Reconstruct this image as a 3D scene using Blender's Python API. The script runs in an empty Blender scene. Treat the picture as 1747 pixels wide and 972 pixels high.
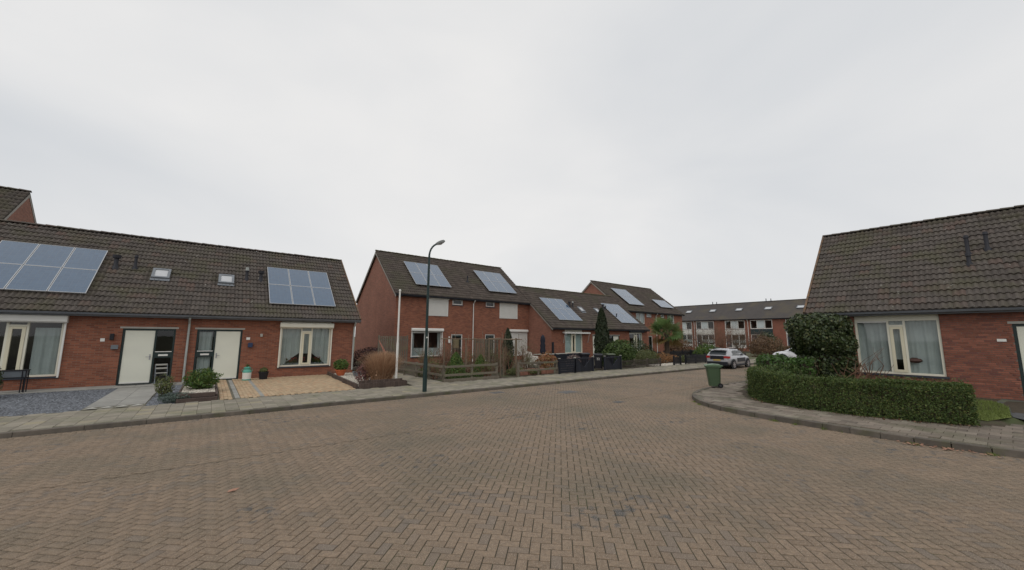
import bpy, math, random
import numpy as np
from mathutils import Vector, Matrix, Euler

random.seed(11)
rng = np.random.default_rng(11)
SC = bpy.context.scene
COL = SC.collection
PI = math.pi

# ------------------------------------------------------------------ camera
F_PX, PITCH, ROLL, AZ, CAM_H = 654.65, math.radians(7.597), math.radians(.359), math.radians(52.083), 2.1
_fw = Vector((math.cos(AZ), math.sin(AZ), 0)); _rt = Vector((math.sin(AZ), -math.cos(AZ), 0)); _z = Vector((0, 0, 1))
FWD = _fw*math.cos(PITCH) + _z*math.sin(PITCH)
_up = -_fw*math.sin(PITCH) + _z*math.cos(PITCH)
RGT = _rt*math.cos(ROLL) + _up*math.sin(ROLL)
UPV = -_rt*math.sin(ROLL) + _up*math.cos(ROLL)
cam = bpy.data.cameras.new('camera')
cam.sensor_fit = 'HORIZONTAL'; cam.sensor_width = 36; cam.lens = 36*F_PX/1747
cam.clip_start = .1; cam.clip_end = 2000
camo = bpy.data.objects.new('camera', cam); COL.objects.link(camo)
m = Matrix((RGT, UPV, -FWD)).transposed().to_4x4(); m.translation = (0, 0, CAM_H)
camo.matrix_world = m
SC.camera = camo

# ------------------------------------------------------------------ sky, sun, exposure
SUN_EL, SUN_AZ_VEC = math.radians(48), Vector((-.80, -.60, 0)).normalized()   # towards the sun
w = bpy.data.worlds.new('World'); SC.world = w; w.use_nodes = True
nt = w.node_tree; nt.nodes.clear()
wo = nt.nodes.new('ShaderNodeOutputWorld')
sky = nt.nodes.new('ShaderNodeTexSky'); sky.sky_type = 'NISHITA'; sky.sun_disc = False
sky.sun_elevation = SUN_EL; sky.sun_rotation = math.atan2(SUN_AZ_VEC.x, SUN_AZ_VEC.y); sky.dust_density = 3
b1 = nt.nodes.new('ShaderNodeBackground'); b1.inputs[1].default_value = .08
nt.links.new(sky.outputs[0], b1.inputs[0])
tc = nt.nodes.new('ShaderNodeTexCoord')
mp = nt.nodes.new('ShaderNodeMapping'); mp.inputs['Scale'].default_value = (1, 1, 2.2); mp.inputs['Location'].default_value = (7.9, 1.1, 3.4)
n1 = nt.nodes.new('ShaderNodeTexNoise'); n1.inputs['Scale'].default_value = 1.3; n1.inputs['Detail'].default_value = 5; n1.inputs['Roughness'].default_value = .45
n1.inputs['Distortion'].default_value = .4
rp = nt.nodes.new('ShaderNodeValToRGB')
rp.color_ramp.elements[0].position = .3; rp.color_ramp.elements[0].color = (.69, .71, .735, 1)
rp.color_ramp.elements[1].position = .68; rp.color_ramp.elements[1].color = (.87, .862, .853, 1)
b2 = nt.nodes.new('ShaderNodeBackground'); b2.inputs[1].default_value = 1.0
mx = nt.nodes.new('ShaderNodeMixShader'); mx.inputs[0].default_value = .94
nt.links.new(tc.outputs['Generated'], mp.inputs[0]); nt.links.new(mp.outputs[0], n1.inputs['Vector'])
nt.links.new(n1.outputs[0], rp.inputs[0]); nt.links.new(rp.outputs[0], b2.inputs[0])
nt.links.new(b1.outputs[0], mx.inputs[1]); nt.links.new(b2.outputs[0], mx.inputs[2]); nt.links.new(mx.outputs[0], wo.inputs[0])
sl = bpy.data.lights.new('sun', 'SUN'); sl.energy = .75; sl.angle = math.radians(40); sl.color = (1, .97, .93)
so = bpy.data.objects.new('sun', sl); COL.objects.link(so)
sd = SUN_AZ_VEC*math.cos(SUN_EL) + _z*math.sin(SUN_EL)
so.rotation_euler = sd.to_track_quat('Z', 'Y').to_euler(); so.location = (0, 0, 30)
SC.view_settings.view_transform = 'Standard'; SC.view_settings.look = 'None'
SC.view_settings.exposure = 0; SC.view_settings.gamma = 1; SC.view_settings.use_curve_mapping = False

def pix(P):
    v = Vector(P) - Vector((0, 0, CAM_H)); d = v.dot(FWD)
    if d < .1: return None
    return 873.5 + F_PX*v.dot(RGT)/d, 486 - F_PX*v.dot(UPV)/d
def in_view(P, mrg=0):
    q = pix(P)
    return q is not None and -mrg <= q[0] <= 1747 + mrg and -mrg <= q[1] <= 972 + mrg
def dist(P): return (Vector(P) - Vector((0, 0, CAM_H))).length

# ------------------------------------------------------------------ materials
MATS = {}
def mat(name, c1, c2=None, scale=4., rough=.75, bump=0., bscale=60., piece=None, var=.25, hue=None, dirt=None, dscale=.6, dlo=.5, dhi=.7,
        spec=.3, metal=0., coat=0., trans=0., axes=None, speck=None, sscale=30., slo=.66, shi=.72, stain=None):
    """Procedural paint: noise between c1 and c2, per-piece variation (GEO attribute or object random), patches of dirt, fine specks, bump."""
    m = bpy.data.materials.new(name); m.use_nodes = True; t = m.node_tree; N = t.nodes; L = t.links
    bs = N['Principled BSDF']; bs.inputs['Roughness'].default_value = rough; bs.inputs['Specular IOR Level'].default_value = spec
    bs.inputs['Metallic'].default_value = metal; bs.inputs['Coat Weight'].default_value = coat; bs.inputs['Coat Roughness'].default_value = .05
    c2 = c2 or tuple(x*.8 for x in c1)
    tc = N.new('ShaderNodeTexCoord'); geo = N.new('ShaderNodeNewGeometry')
    pos = geo.outputs['Position']
    def noise(s, det=4, rgh=.55):
        n = N.new('ShaderNodeTexNoise'); n.inputs['Scale'].default_value = s; n.inputs['Detail'].default_value = det; n.inputs['Roughness'].default_value = rgh
        L.new(pos, n.inputs['Vector']); return n.outputs[0]
    def mixc(fac, a, b, blend='MIX'):
        x = N.new('ShaderNodeMix'); x.data_type = 'RGBA'; x.blend_type = blend
        if hasattr(fac, 'links'): L.new(fac, x.inputs[0])
        else: x.inputs[0].default_value = fac
        for s, k in ((a, 6), (b, 7)):
            if hasattr(s, 'links'): L.new(s, x.inputs[k])
            else: x.inputs[k].default_value = (*s[:3], 1)
        return x.outputs[2]
    def ramp(v, lo, hi):
        r = N.new('ShaderNodeMapRange'); r.inputs[1].default_value = lo; r.inputs[2].default_value = hi; r.clamp = True
        L.new(v, r.inputs[0]); return r.outputs[0]
    col = mixc(ramp(noise(scale), .3, .7), c1, c2)
    if piece:
        if piece == 'OBJ':
            oi = N.new('ShaderNodeObjectInfo'); rv = oi.outputs['Random']
        else:
            at = N.new('ShaderNodeAttribute'); at.attribute_name = 'rnd'; rv = at.outputs['Fac']
        r = N.new('ShaderNodeMapRange'); r.inputs[3].default_value = 1 - var; r.inputs[4].default_value = 1 + var; L.new(rv, r.inputs[0])
        cc = N.new('ShaderNodeCombineColor')
        for k in range(3): L.new(r.outputs[0], cc.inputs[k])
        col = mixc(1., col, cc.outputs[0], 'MULTIPLY')
        if hue:     # some pieces of another colour
            w2 = N.new('ShaderNodeMath'); w2.operation = 'MULTIPLY'; w2.inputs[1].default_value = 7.13; L.new(rv, w2.inputs[0])
            w3 = N.new('ShaderNodeMath'); w3.operation = 'FRACT'; L.new(w2.outputs[0], w3.inputs[0])
            col = mixc(ramp(w3.outputs[0], hue[1], min(1, hue[1] + .35)), col, hue[0])
    if dirt: col = mixc(ramp(noise(dscale, 5, .6), dlo, dhi), col, dirt)
    if stain:
        st = N.new('ShaderNodeMath'); st.operation = 'MULTIPLY'; L.new(ramp(noise(.5, 3), .54, .62), st.inputs[0]); L.new(ramp(noise(6., 4), .54, .62), st.inputs[1]); col = mixc(st.outputs[0], col, stain)
    if speck: col = mixc(ramp(noise(sscale, 3, .5), slo, shi), col, speck)
    L.new(col, bs.inputs['Base Color'])
    if bump:
        b = N.new('ShaderNodeBump'); b.inputs['Strength'].default_value = bump; b.inputs['Distance'].default_value = .01
        L.new(noise(bscale, 4), b.inputs['Height']); L.new(b.outputs[0], bs.inputs['Normal'])
    if trans:
        tr = N.new('ShaderNodeBsdfTranslucent'); ms = N.new('ShaderNodeMixShader'); ms.inputs[0].default_value = trans
        L.new(col, tr.inputs[0]); L.new(bs.outputs[0], ms.inputs[1]); L.new(tr.outputs[0], ms.inputs[2])
        L.new(ms.outputs[0], N['Material Output'].inputs[0])
    MATS[name] = m
    return m

def brick_mat(name, axes, c1, c2, mortar):
    m = bpy.data.materials.new(name); m.use_nodes = True; t = m.node_tree; N = t.nodes; L = t.links
    bs = N['Principled BSDF']; bs.inputs['Roughness'].default_value = .85; bs.inputs['Specular IOR Level'].default_value = .2
    tc = N.new('ShaderNodeTexCoord'); sp = N.new('ShaderNodeSeparateXYZ'); cb = N.new('ShaderNodeCombineXYZ')
    L.new(tc.outputs['Object'], sp.inputs[0]); L.new(sp.outputs[axes[0]], cb.inputs[0]); L.new(sp.outputs[axes[1]], cb.inputs[1])
    b = N.new('ShaderNodeTexBrick'); b.inputs['Scale'].default_value = 1; b.inputs['Brick Width'].default_value = .22; b.inputs['Row Height'].default_value = .0625
    b.inputs['Mortar Size'].default_value = .006; b.inputs['Mortar Smooth'].default_value = .15; b.inputs['Bias'].default_value = -.1
    b.inputs['Color1'].default_value = (*c1, 1); b.inputs['Color2'].default_value = (*c2, 1); b.inputs['Mortar'].default_value = (*mortar, 1)
    L.new(cb.outputs[0], b.inputs['Vector'])
    n = N.new('ShaderNodeTexNoise'); n.inputs['Scale'].default_value = .9; n.inputs['Detail'].default_value = 6; L.new(tc.outputs['Object'], n.inputs['Vector'])
    r = N.new('ShaderNodeMapRange'); r.inputs[1].default_value = .3; r.inputs[2].default_value = .7; r.inputs[3].default_value = .9; r.inputs[4].default_value = 1.1; L.new(n.outputs[0], r.inputs[0])
    x = N.new('ShaderNodeMix'); x.data_type = 'RGBA'; x.blend_type = 'MULTIPLY'; x.inputs[0].default_value = 1
    cc = N.new('ShaderNodeCombineColor')
    for k in range(3): L.new(r.outputs[0], cc.inputs[k])
    L.new(b.outputs[0], x.inputs[6]); L.new(cc.outputs[0], x.inputs[7]); L.new(x.outputs[2], bs.inputs['Base Color'])
    bp = N.new('ShaderNodeBump'); bp.inputs['Strength'].default_value = .6; bp.inputs['Distance'].default_value = .006; bp.invert = True
    L.new(b.outputs['Fac'], bp.inputs['Height']); L.new(bp.outputs[0], bs.inputs['Normal'])
    MATS[name] = m; return m

def glass_mat(name, tint, refl=1.5):
    m = bpy.data.materials.new(name); m.use_nodes = True; t = m.node_tree; N = t.nodes; L = t.links
    N.remove(N['Principled BSDF'])
    a = N.new('ShaderNodeBsdfTransparent'); a.inputs[0].default_value = (*tint, 1)
    g = N.new('ShaderNodeBsdfGlossy'); g.inputs['Roughness'].default_value = .02
    f = N.new('ShaderNodeFresnel'); f.inputs[0].default_value = refl
    nz = N.new('ShaderNodeTexNoise'); nz.inputs['Scale'].default_value = 1.3
    bp = N.new('ShaderNodeBump'); bp.inputs['Strength'].default_value = .03; bp.inputs['Distance'].default_value = .05
    L.new(nz.outputs[0], bp.inputs['Height']); L.new(bp.outputs[0], g.inputs['Normal'])
    ge = N.new('ShaderNodeNewGeometry'); mu = N.new('ShaderNodeMath'); mu.operation = 'SUBTRACT'; mu.use_clamp = True; L.new(f.outputs[0], mu.inputs[0]); L.new(ge.outputs['Backfacing'], mu.inputs[1])
    ms = N.new('ShaderNodeMixShader'); L.new(mu.outputs[0], ms.inputs[0]); L.new(a.outputs[0], ms.inputs[1]); L.new(g.outputs[0], ms.inputs[2])
    L.new(ms.outputs[0], N['Material Output'].inputs[0]); MATS[name] = m; return m

BR1, BR2, MOR = (.29, .106, .062), (.165, .060, .041), (.22, .15, .11)
brick_mat('brick_front', 'XZ', BR1, BR2, MOR); brick_mat('brick_side', 'YZ', (.285, .124, .086), (.20, .088, .064), (.22, .155, .12))
brick_mat('brick_far', 'XZ', (.26, .10, .068), (.20, .078, .054), (.2, .13, .1)); brick_mat('brick_far_side', 'YZ', (.26, .10, .068), (.20, .078, .054), (.2, .13, .1))
for p in ('OBJ', 'GEO'):
    mat('brick_'+p, (.285, .114, .077), (.22, .087, .061), 8, .85, .5, 90, piece=p, var=.22, hue=((.17, .072, .06), .68), spec=.2)
    mat('tile_'+p, (.108, .091, .079), (.078, .067, .059), 4, .85, .4, 70, piece=p, var=.14, hue=((.118, .083, .069), .80), dirt=(.090, .082, .056), dscale=.9, dlo=.48, dhi=.66, speck=(.27, .26, .23), sscale=6, slo=.695, shi=.74, spec=.25)
    mat('tilefar_'+p, (.112, .091, .077), (.082, .068, .06), 3, .85, .3, 60, piece=p, var=.18, dirt=(.095, .088, .062), dscale=.5, spec=.25)
    mat('paver_'+p, (.272, .200, .138), (.180, .136, .099), 22, .85, .7, 130, piece=p, var=.10, hue=((.185, .15, .12), .80), dirt=(.142, .122, .088), dscale=.42, dlo=.44, dhi=.72, speck=(.36, .295, .23), sscale=100, slo=.55, shi=.66, spec=.25, stain=(.095, .092, .088))
    mat('slab_'+p, (.285, .255, .205), (.225, .205, .165), 5, .88, .4, 100, piece=p, var=.16, hue=((.33, .29, .20), .8), dirt=(.19, .185, .13), dscale=1.2, speck=(.36, .33, .28), sscale=60, slo=.66, shi=.74, spec=.2)
    mat('slabr_'+p, (.225, .185, .15), (.17, .145, .12), 5, .88, .5, 100, piece=p, var=.25, hue=((.28, .25, .2), .72), dirt=(.14, .13, .09), dscale=1.0, speck=(.36, .33, .28), sscale=40, slo=.66, shi=.74, spec=.2)
    mat('clinker_'+p, (.455, .34, .222), (.395, .295, .19), 6, .85, .4, 90, piece=p, var=.14, hue=((.44, .28, .17), .75), spec=.2)
mat('tile_far_terrace', (.078, .069, .064), (.064, .057, .054), 2, .85, .3, 30, dirt=(.10, .085, .06), dscale=.4)
mat('ridge_moss', (.135, .120, .062), (.10, .088, .062), 6, .9, .4, 60, piece='OBJ', var=.15)
mat('lichen_tile', (.10, .083, .07), (.19, .105, .05), 5, .9, .4, 60, piece='OBJ', var=.2)
mat('road_sand', (.062, .053, .036), (.042, .038, .026), 12, .95, .5, 80, dirt=(.06, .072, .03), dscale=.9)
mat('slab_base', (.165, .15, .115), (.125, .118, .085), 10, .95, .4, 80)
mat('kerb', (.15, .128, .105), (.10, .088, .075), 6, .9, .5, 70, piece='OBJ', var=.18, dirt=(.09, .09, .05), dscale=2)
mat('ground', (.13, .12, .075), (.09, .10, .05), 1.5, .95, .3, 20)
mat('soil', (.085, .065, .045), (.055, .045, .032), 6, .95, .8, 40, dirt=(.07, .085, .035), dscale=1.2)
mat('lawn', (.19, .22, .06), (.14, .175, .05), 8, .95, .8, 60)
mat('slate', (.15, .16, .18), (.10, .108, .12), 9, .8, .6, 60)
mat('slate_chip', (.17, .18, .20), (.11, .118, .13), 20, .75, .3, 60, piece='GEO', var=.5)
mat('pebble', (.50, .46, .39), (.40, .36, .30), 20, .8, .3, 60, piece='GEO', var=.4)
mat('concrete', (.33, .32, .29), (.26, .255, .235), 4, .88, .3, 80, piece='OBJ', var=.08)
mat('drive', (.10, .10, .10), (.075, .077, .08), 6, .9, .5, 50, dirt=(.12, .13, .09), dscale=1)
mat('sleeper', (.105, .075, .062), (.075, .055, .047), 8, .85, .4, 50, piece='OBJ', var=.2)
mat('sandstone', (.42, .37, .30), (.33, .29, .24), 10, .9, .4, 60)
CREAM = (.74, .715, .60)
mat('cream', CREAM, (.70, .675, .56), 3, .45, spec=.4); mat('white_paint', (.74, .73, .69), (.69, .68, .64), 3, .45, spec=.4)
mat('shutter_cream', (.76, .74, .64), (.72, .70, .60), 3, .45, spec=.4)
mat('door_cream', (.74, .74, .63), (.70, .70, .60), 2, .5, spec=.35)
mat('sash', (.70, .65, .49), (.66, .61, .46), 3, .45, spec=.4)
mat('dark_green', (.012, .028, .026), (.010, .022, .021), 3, .4, spec=.45)
mat('lintel', (.42, .41, .37), (.36, .35, .31), 5, .8)
mat('gutter', (.17, .18, .20), (.13, .14, .155), 3, .5, spec=.4); mat('gutter_dark', (.045, .05, .065), (.04, .045, .055), 3, .5)
mat('pipe', (.40, .42, .40), (.34, .36, .34), 3, .5); mat('pipe_white', (.66, .65, .61), (.6, .59, .55), 3, .5)
mat('black', (.018, .018, .022), (.014, .014, .018), 4, .5); mat('vent_dark', (.03, .03, .037), (.022, .022, .028), 4, .6)
mat('navy', (.016, .019, .028), (.012, .014, .022), 6, .55, spec=.35, piece='OBJ', var=.2)
mat('steel', (.45, .45, .46), (.38, .38, .40), 4, .35, metal=.8)
mat('alu', (.55, .56, .57), (.5, .51, .52), 4, .4, metal=.5)
mat('frame_grey', (.20, .215, .235), (.17, .185, .2), 4, .5)
mat('barge', (.30, .28, .245), (.24, .22, .195), 4, .7); mat('barge_dark', (.10, .085, .07), (.08, .07, .06), 4, .7)
mat('blind', (.52, .53, .54), (.48, .49, .5), 2, .35, coat=.3)
mat('curtain', (.56, .60, .60), (.48, .52, .53), 3, .9, trans=.2); mat('curtain_teal', (.55, .66, .65), (.5, .6, .6), 3, .9, trans=.15)
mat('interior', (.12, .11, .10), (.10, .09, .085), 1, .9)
mat('wood_grey', (.165, .14, .108), (.12, .102, .08), 12, .9, .6, 50, piece='OBJ', var=.22, dirt=(.15, .15, .09), dscale=2)
mat('wood_dark', (.085, .072, .06), (.06, .052, .044), 12, .9, .5, 50, piece='OBJ', var=.25)
mat('wood_brown', (.17, .115, .08), (.125, .085, .06), 12, .9, .5, 50, piece='OBJ', var=.25)
mat('cane', (.215, .165, .115), (.17, .13, .092), 9, .85, piece='OBJ', var=.25)
mat('twig', (.16, .12, .085), (.115, .085, .062), 9, .9); mat('twig_red', (.22, .125, .082), (.16, .09, .062), 9, .9)
mat('bark', (.10, .075, .055), (.07, .052, .04), 9, .95, .8, 40)
def leafm(name, c1, c2, var=.5, tr=.25, hue=None, rough=.55): mat(name, c1, c2, 3, rough, piece='GEO', var=var, trans=tr, hue=hue, spec=.35)
leafm('hedge_leaf', (.092, .136, .036), (.060, .096, .027), .5, .3, ((.18, .19, .055), .72))
leafm('shrub_leaf', (.056, .078, .028), (.036, .055, .022), .55, .15, ((.13, .135, .05), .80), .38)
leafm('laurel_leaf', (.09, .165, .042), (.06, .12, .032), .5, .3, ((.13, .2, .06), .75), .35)
leafm('green_leaf', (.085, .13, .038), (.06, .10, .028), .5, .3, ((.15, .18, .06), .75))
leafm('bright_leaf', (.095, .165, .035), (.06, .115, .028), .5, .3, ((.19, .2, .05), .75))
leafm('conifer_leaf', (.028, .042, .016), (.018, .030, .012), .5, .1, ((.045, .05, .02), .7))
leafm('blue_juniper', (.13, .17, .14), (.09, .125, .105), .4, .15)
leafm('orange_leaf', (.36, .17, .075), (.27, .13, .06), .5, .3, ((.3, .22, .09), .6))
leafm('brown_leaf', (.17, .10, .055), (.12, .075, .045), .5, .25, ((.22, .15, .08), .7))
leafm('red_brown_leaf', (.08, .045, .045), (.055, .032, .034), .5, .2)
leafm('pink_brown', (.26, .13, .12), (.2, .10, .095), .4, .25); leafm('straw', (.50, .33, .21), (.40, .25, .155), .35, .35, ((.33, .17, .09), .65), .7)
leafm('palm_leaf', (.12, .19, .06), (.08, .14, .045), .55, .35, ((.2, .23, .09), .7)); leafm('palm_old', (.30, .21, .06), (.2, .14, .05), .4, .25)
leafm('olive_leaf', (.14, .16, .06), (.10, .12, .045), .5, .25, ((.17, .16, .06), .75))
leafm('grass_blade', (.20, .25, .065), (.15, .19, .05), .4, .35)
leafm('heather', (.30, .22, .2), (.22, .16, .14), .4, .25)
leafm('red_flower', (.45, .08, .07), (.35, .06, .06), .3, .2)
mat('leaf_fallen', (.40, .22, .15), (.31, .17, .115), 20, .7); mat('terracotta', (.50, .13, .05), (.44, .11, .045), 5, .7); mat('pot_grey', (.17, .19, .21), (.14, .155, .17), 5, .6)
mat('teal', (.10, .36, .28), (.09, .31, .245), 4, .4); mat('can_white', (.72, .71, .66), (.66, .65, .6), 4, .4)
mat('bin_green', (.060, .098, .050), (.054, .088, .046), 2.5, .5, .1, 200, spec=.4); mat('bin_lid', (.115, .185, .105), (.10, .16, .092), 3, .5, spec=.4)
mat('bin_dark', (.018, .018, .024), (.015, .015, .02), 3, .5, spec=.4); mat('bin_olive', (.085, .105, .06), (.07, .09, .05), 3, .55)
mat('rubber', (.014, .014, .015), (.011, .011, .012), 6, .8)
mat('lamp_green', (.010, .030, .028), (.008, .024, .023), 5, .45, spec=.4); mat('lamp_head', (.23, .235, .23), (.19, .195, .19), 5, .5); mat('lamp_glass', (.30, .25, .21), (.24, .2, .17), 8, .25)
mat('iron', (.145, .14, .135), (.11, .108, .105), 20, .7, .6, 60, piece='OBJ', var=.2)
mat('silver', (.46, .47, .49), (.43, .44, .46), 2, .3, metal=.3, coat=.7); mat('car_white', (.72, .73, .75), (.7, .71, .73), 2, .3, coat=.7)
mat('car_glass', (.028, .036, .04), (.022, .03, .034), 2, .1, spec=.4); mat('car_black', (.016, .018, .024), (.013, .014, .019), 3, .45)
mat('car_grey', (.05, .05, .055), (.04, .04, .045), 3, .55)
mat('tail_red', (.42, .03, .03), (.34, .022, .022), 5, .2, coat=.5); mat('plate_yellow', (.50, .36, .10), (.46, .33, .09), 8, .5); mat('rim', (.50, .47, .48), (.44, .42, .43), 4, .35, metal=.6)
mat('mailbox_blue', (.03, .05, .11), (.025, .04, .09), 4, .4); mat('paper', (.75, .74, .70), (.7, .69, .65), 4, .6); mat('num_dark', (.06, .06, .06), (.05, .05, .05), 4, .6)
mat('cloth_white', (.60, .57, .51), (.5, .47, .42), 6, .9); mat('parasol_cover', (.02, .022, .034), (.015, .016, .026), 8, .8)
mat('panel_pale', (.55, .60, .60), (.5, .55, .55), 2, .5); mat('panel_white', (.66, .65, .60), (.6, .59, .55), 2, .55); mat('panel_green', (.025, .045, .048), (.02, .038, .04), 2, .5)
mat('stain_blue', (.16, .19, .23), (.20, .18, .16), 40, .7); mat('heart', (.10, .055, .045), (.07, .04, .035), 20, .9); mat('kraft', (.36, .28, .17), (.3, .235, .14), 4, .8)
mat('rose_brick', (.36, .17, .12), (.28, .13, .095), 8, .9)
glass_mat('glass', (.90, .92, .91), 1.65)
# solar cells: dark blue silicon under glass with a thin grid
def solar_mat():
    m = mat('solar', (.085, .115, .165), (.072, .098, .143), 1.5, .22, spec=.6, coat=.9)
    t = m.node_tree; N = t.nodes; L = t.links; bs = N['Principled BSDF']
    tc = N.new('ShaderNodeTexCoord'); b = N.new('ShaderNodeTexBrick'); b.offset = 0; b.squash = 1
    b.inputs['Scale'].default_value = 1; b.inputs['Brick Width'].default_value = .158; b.inputs['Row Height'].default_value = .158; b.inputs['Mortar Size'].default_value = .003
    b.inputs['Color1'].default_value = (.044, .092, .160, 1); b.inputs['Color2'].default_value = (.035, .076, .138, 1); b.inputs['Mortar'].default_value = (.085, .125, .17, 1)
    L.new(tc.outputs['Object'], b.inputs['Vector']); L.new(b.outputs[0], bs.inputs['Base Color'])
solar_mat()

# ------------------------------------------------------------------ mesh helpers
def np_mesh(name, V, F, m, parent=None, rnd=None, smooth=False, kind=None):
    """One mesh from numpy arrays; F is an (n, k) array of equal-sided faces; rnd is one value per vertex."""
    V = np.asarray(V, np.float32); F = np.asarray(F, np.int32); k = F.shape[1]
    me = bpy.data.meshes.new(name); me.vertices.add(len(V)); me.vertices.foreach_set('co', V.ravel())
    me.loops.add(F.size); me.loops.foreach_set('vertex_index', F.ravel())
    me.polygons.add(len(F)); me.polygons.foreach_set('loop_start', np.arange(0, F.size, k, dtype=np.int32)); me.polygons.foreach_set('loop_total', np.full(len(F), k, np.int32))
    if smooth: me.polygons.foreach_set('use_smooth', np.ones(len(F), bool))
    me.update(calc_edges=True)
    if rnd is not None:
        a = me.attributes.new('rnd', 'FLOAT', 'POINT'); a.data.foreach_set('value', np.asarray(rnd, np.float32))
    me.materials.append(MATS[m])
    o = bpy.data.objects.new(name, me); COL.objects.link(o)
    if parent: o.parent = parent
    if kind: o['kind'] = kind
    return o

class MB:
    def __init__(s): s.V = []; s.F = []
    def add(s, vs, fs, M=None):
        n = len(s.V); s.V += [tuple(M @ Vector(v)) if M else tuple(v) for v in vs]; s.F += [tuple(i + n for i in f) for f in fs]; return s
    def box(s, x0, y0, z0, x1, y1, z1, M=None):
        if x0 > x1: x0, x1 = x1, x0
        if y0 > y1: y0, y1 = y1, y0
        if z0 > z1: z0, z1 = z1, z0
        return s.add([(x0, y0, z0), (x1, y0, z0), (x1, y1, z0), (x0, y1, z0), (x0, y0, z1), (x1, y0, z1), (x1, y1, z1), (x0, y1, z1)],
                     [(3, 2, 1, 0), (4, 5, 6, 7), (0, 1, 5, 4), (1, 2, 6, 5), (2, 3, 7, 6), (3, 0, 4, 7)], M)
    def tube(s, pts, rad, n=8, caps=True):
        pts = [Vector(p) for p in pts]; rad = rad if isinstance(rad, (list, tuple)) else [rad]*len(pts); vs = []; fs = []
        for i, p in enumerate(pts):
            d = (pts[min(i + 1, len(pts) - 1)] - pts[max(i - 1, 0)]).normalized()
            a = d.orthogonal().normalized() if i == 0 else (a - d*a.dot(d)).normalized()
            b = d.cross(a)
            vs += [tuple(p + (a*math.cos(2*PI*k/n) + b*math.sin(2*PI*k/n))*rad[i]) for k in range(n)]
        for i in range(len(pts) - 1):
            fs += [(i*n + k, i*n + (k + 1) % n, (i + 1)*n + (k + 1) % n, (i + 1)*n + k) for k in range(n)]
        if caps: fs += [tuple(range(n - 1, -1, -1)), tuple(range((len(pts) - 1)*n, len(pts)*n))]
        return s.add(vs, fs)
    def lathe(s, prof, n=16, c=(0, 0, 0), M=None, cap=True):
        vs = []; fs = []
        for r, z in prof: vs += [(c[0] + r*math.cos(2*PI*k/n), c[1] + r*math.sin(2*PI*k/n), c[2] + z) for k in range(n)]
        for i in range(len(prof) - 1): fs += [(i*n + k, i*n + (k + 1) % n, (i + 1)*n + (k + 1) % n, (i + 1)*n + k) for k in range(n)]
        if cap: fs += [tuple(range(n - 1, -1, -1)), tuple(range((len(prof) - 1)*n, len(prof)*n))]
        return s.add(vs, fs, M)
    def prism(s, poly, a0, a1, axis='x', M=None):
        """poly of 2-D points extruded along axis from a0 to a1."""
        f = {'x': lambda p, a: (a, p[0], p[1]), 'y': lambda p, a: (p[0], a, p[1]), 'z': lambda p, a: (p[0], p[1], a)}[axis]
        n = len(poly); vs = [f(p, a0) for p in poly] + [f(p, a1) for p in poly]
        return s.add(vs, [tuple(range(n - 1, -1, -1)), tuple(range(n, 2*n))] + [(i, (i + 1) % n, n + (i + 1) % n, n + i) for i in range(n)], M)
    def build(s, name, m, parent=None, smooth=False, bevel=0, kind=None, loc=None):
        me = bpy.data.meshes.new(name); me.from_pydata(s.V, [], s.F)
        import bmesh
        bm = bmesh.new(); bm.from_mesh(me); bmesh.ops.recalc_face_normals(bm, faces=bm.faces); bm.to_mesh(me); bm.free()
        me.materials.append(MATS[m])
        if smooth:
            me.polygons.foreach_set('use_smooth', np.ones(len(me.polygons), bool))
        o = bpy.data.objects.new(name, me); COL.objects.link(o)
        if parent: o.parent = parent
        if loc: o.location = loc
        if bevel:
            b = o.modifiers.new('bevel', 'BEVEL'); b.width = bevel; b.segments = 2; b.limit_method = 'ANGLE'
        if smooth and not bevel:
            try: me.set_sharp_from_angle(angle=math.radians(40))
            except Exception: pass
        if kind: o['kind'] = kind
        return o

def tag(o, label, cat, group=None):
    o['label'] = label; o['category'] = cat
    if group: o['group'] = group
    return o
def thing(name, label, cat, loc=(0, 0, 0), rz=0, group=None):
    o = bpy.data.objects.new(name, None); COL.objects.link(o); o.location = loc; o.rotation_euler = (0, 0, rz); o.empty_display_size = .2
    return tag(o, label, cat, group)
def structure(o): o['kind'] = 'structure'; return o
def inst(name, me, parent, loc, rot=(0, 0, 0), scale=None):
    o = bpy.data.objects.new(name, me); COL.objects.link(o); o.parent = parent; o.location = loc; o.rotation_euler = rot
    if scale: o.scale = scale
    return o
def inside(P, poly):
    x, y = P[:, 0], P[:, 1]; r = np.zeros(len(P), bool); n = len(poly)
    for i in range(n):
        x0, y0 = poly[i]; x1, y1 = poly[(i + 1) % n]
        c = ((y0 > y) != (y1 > y)) & (x < (x1 - x0)*(y - y0)/(y1 - y0 + 1e-12) + x0); r ^= c
    return r
def sheet(name, poly, z, m, kind='structure'):
    o = MB().add([(x, y, z) for x, y in poly], [tuple(range(len(poly)))]).build(name, m); o['kind'] = kind; return o

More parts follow.
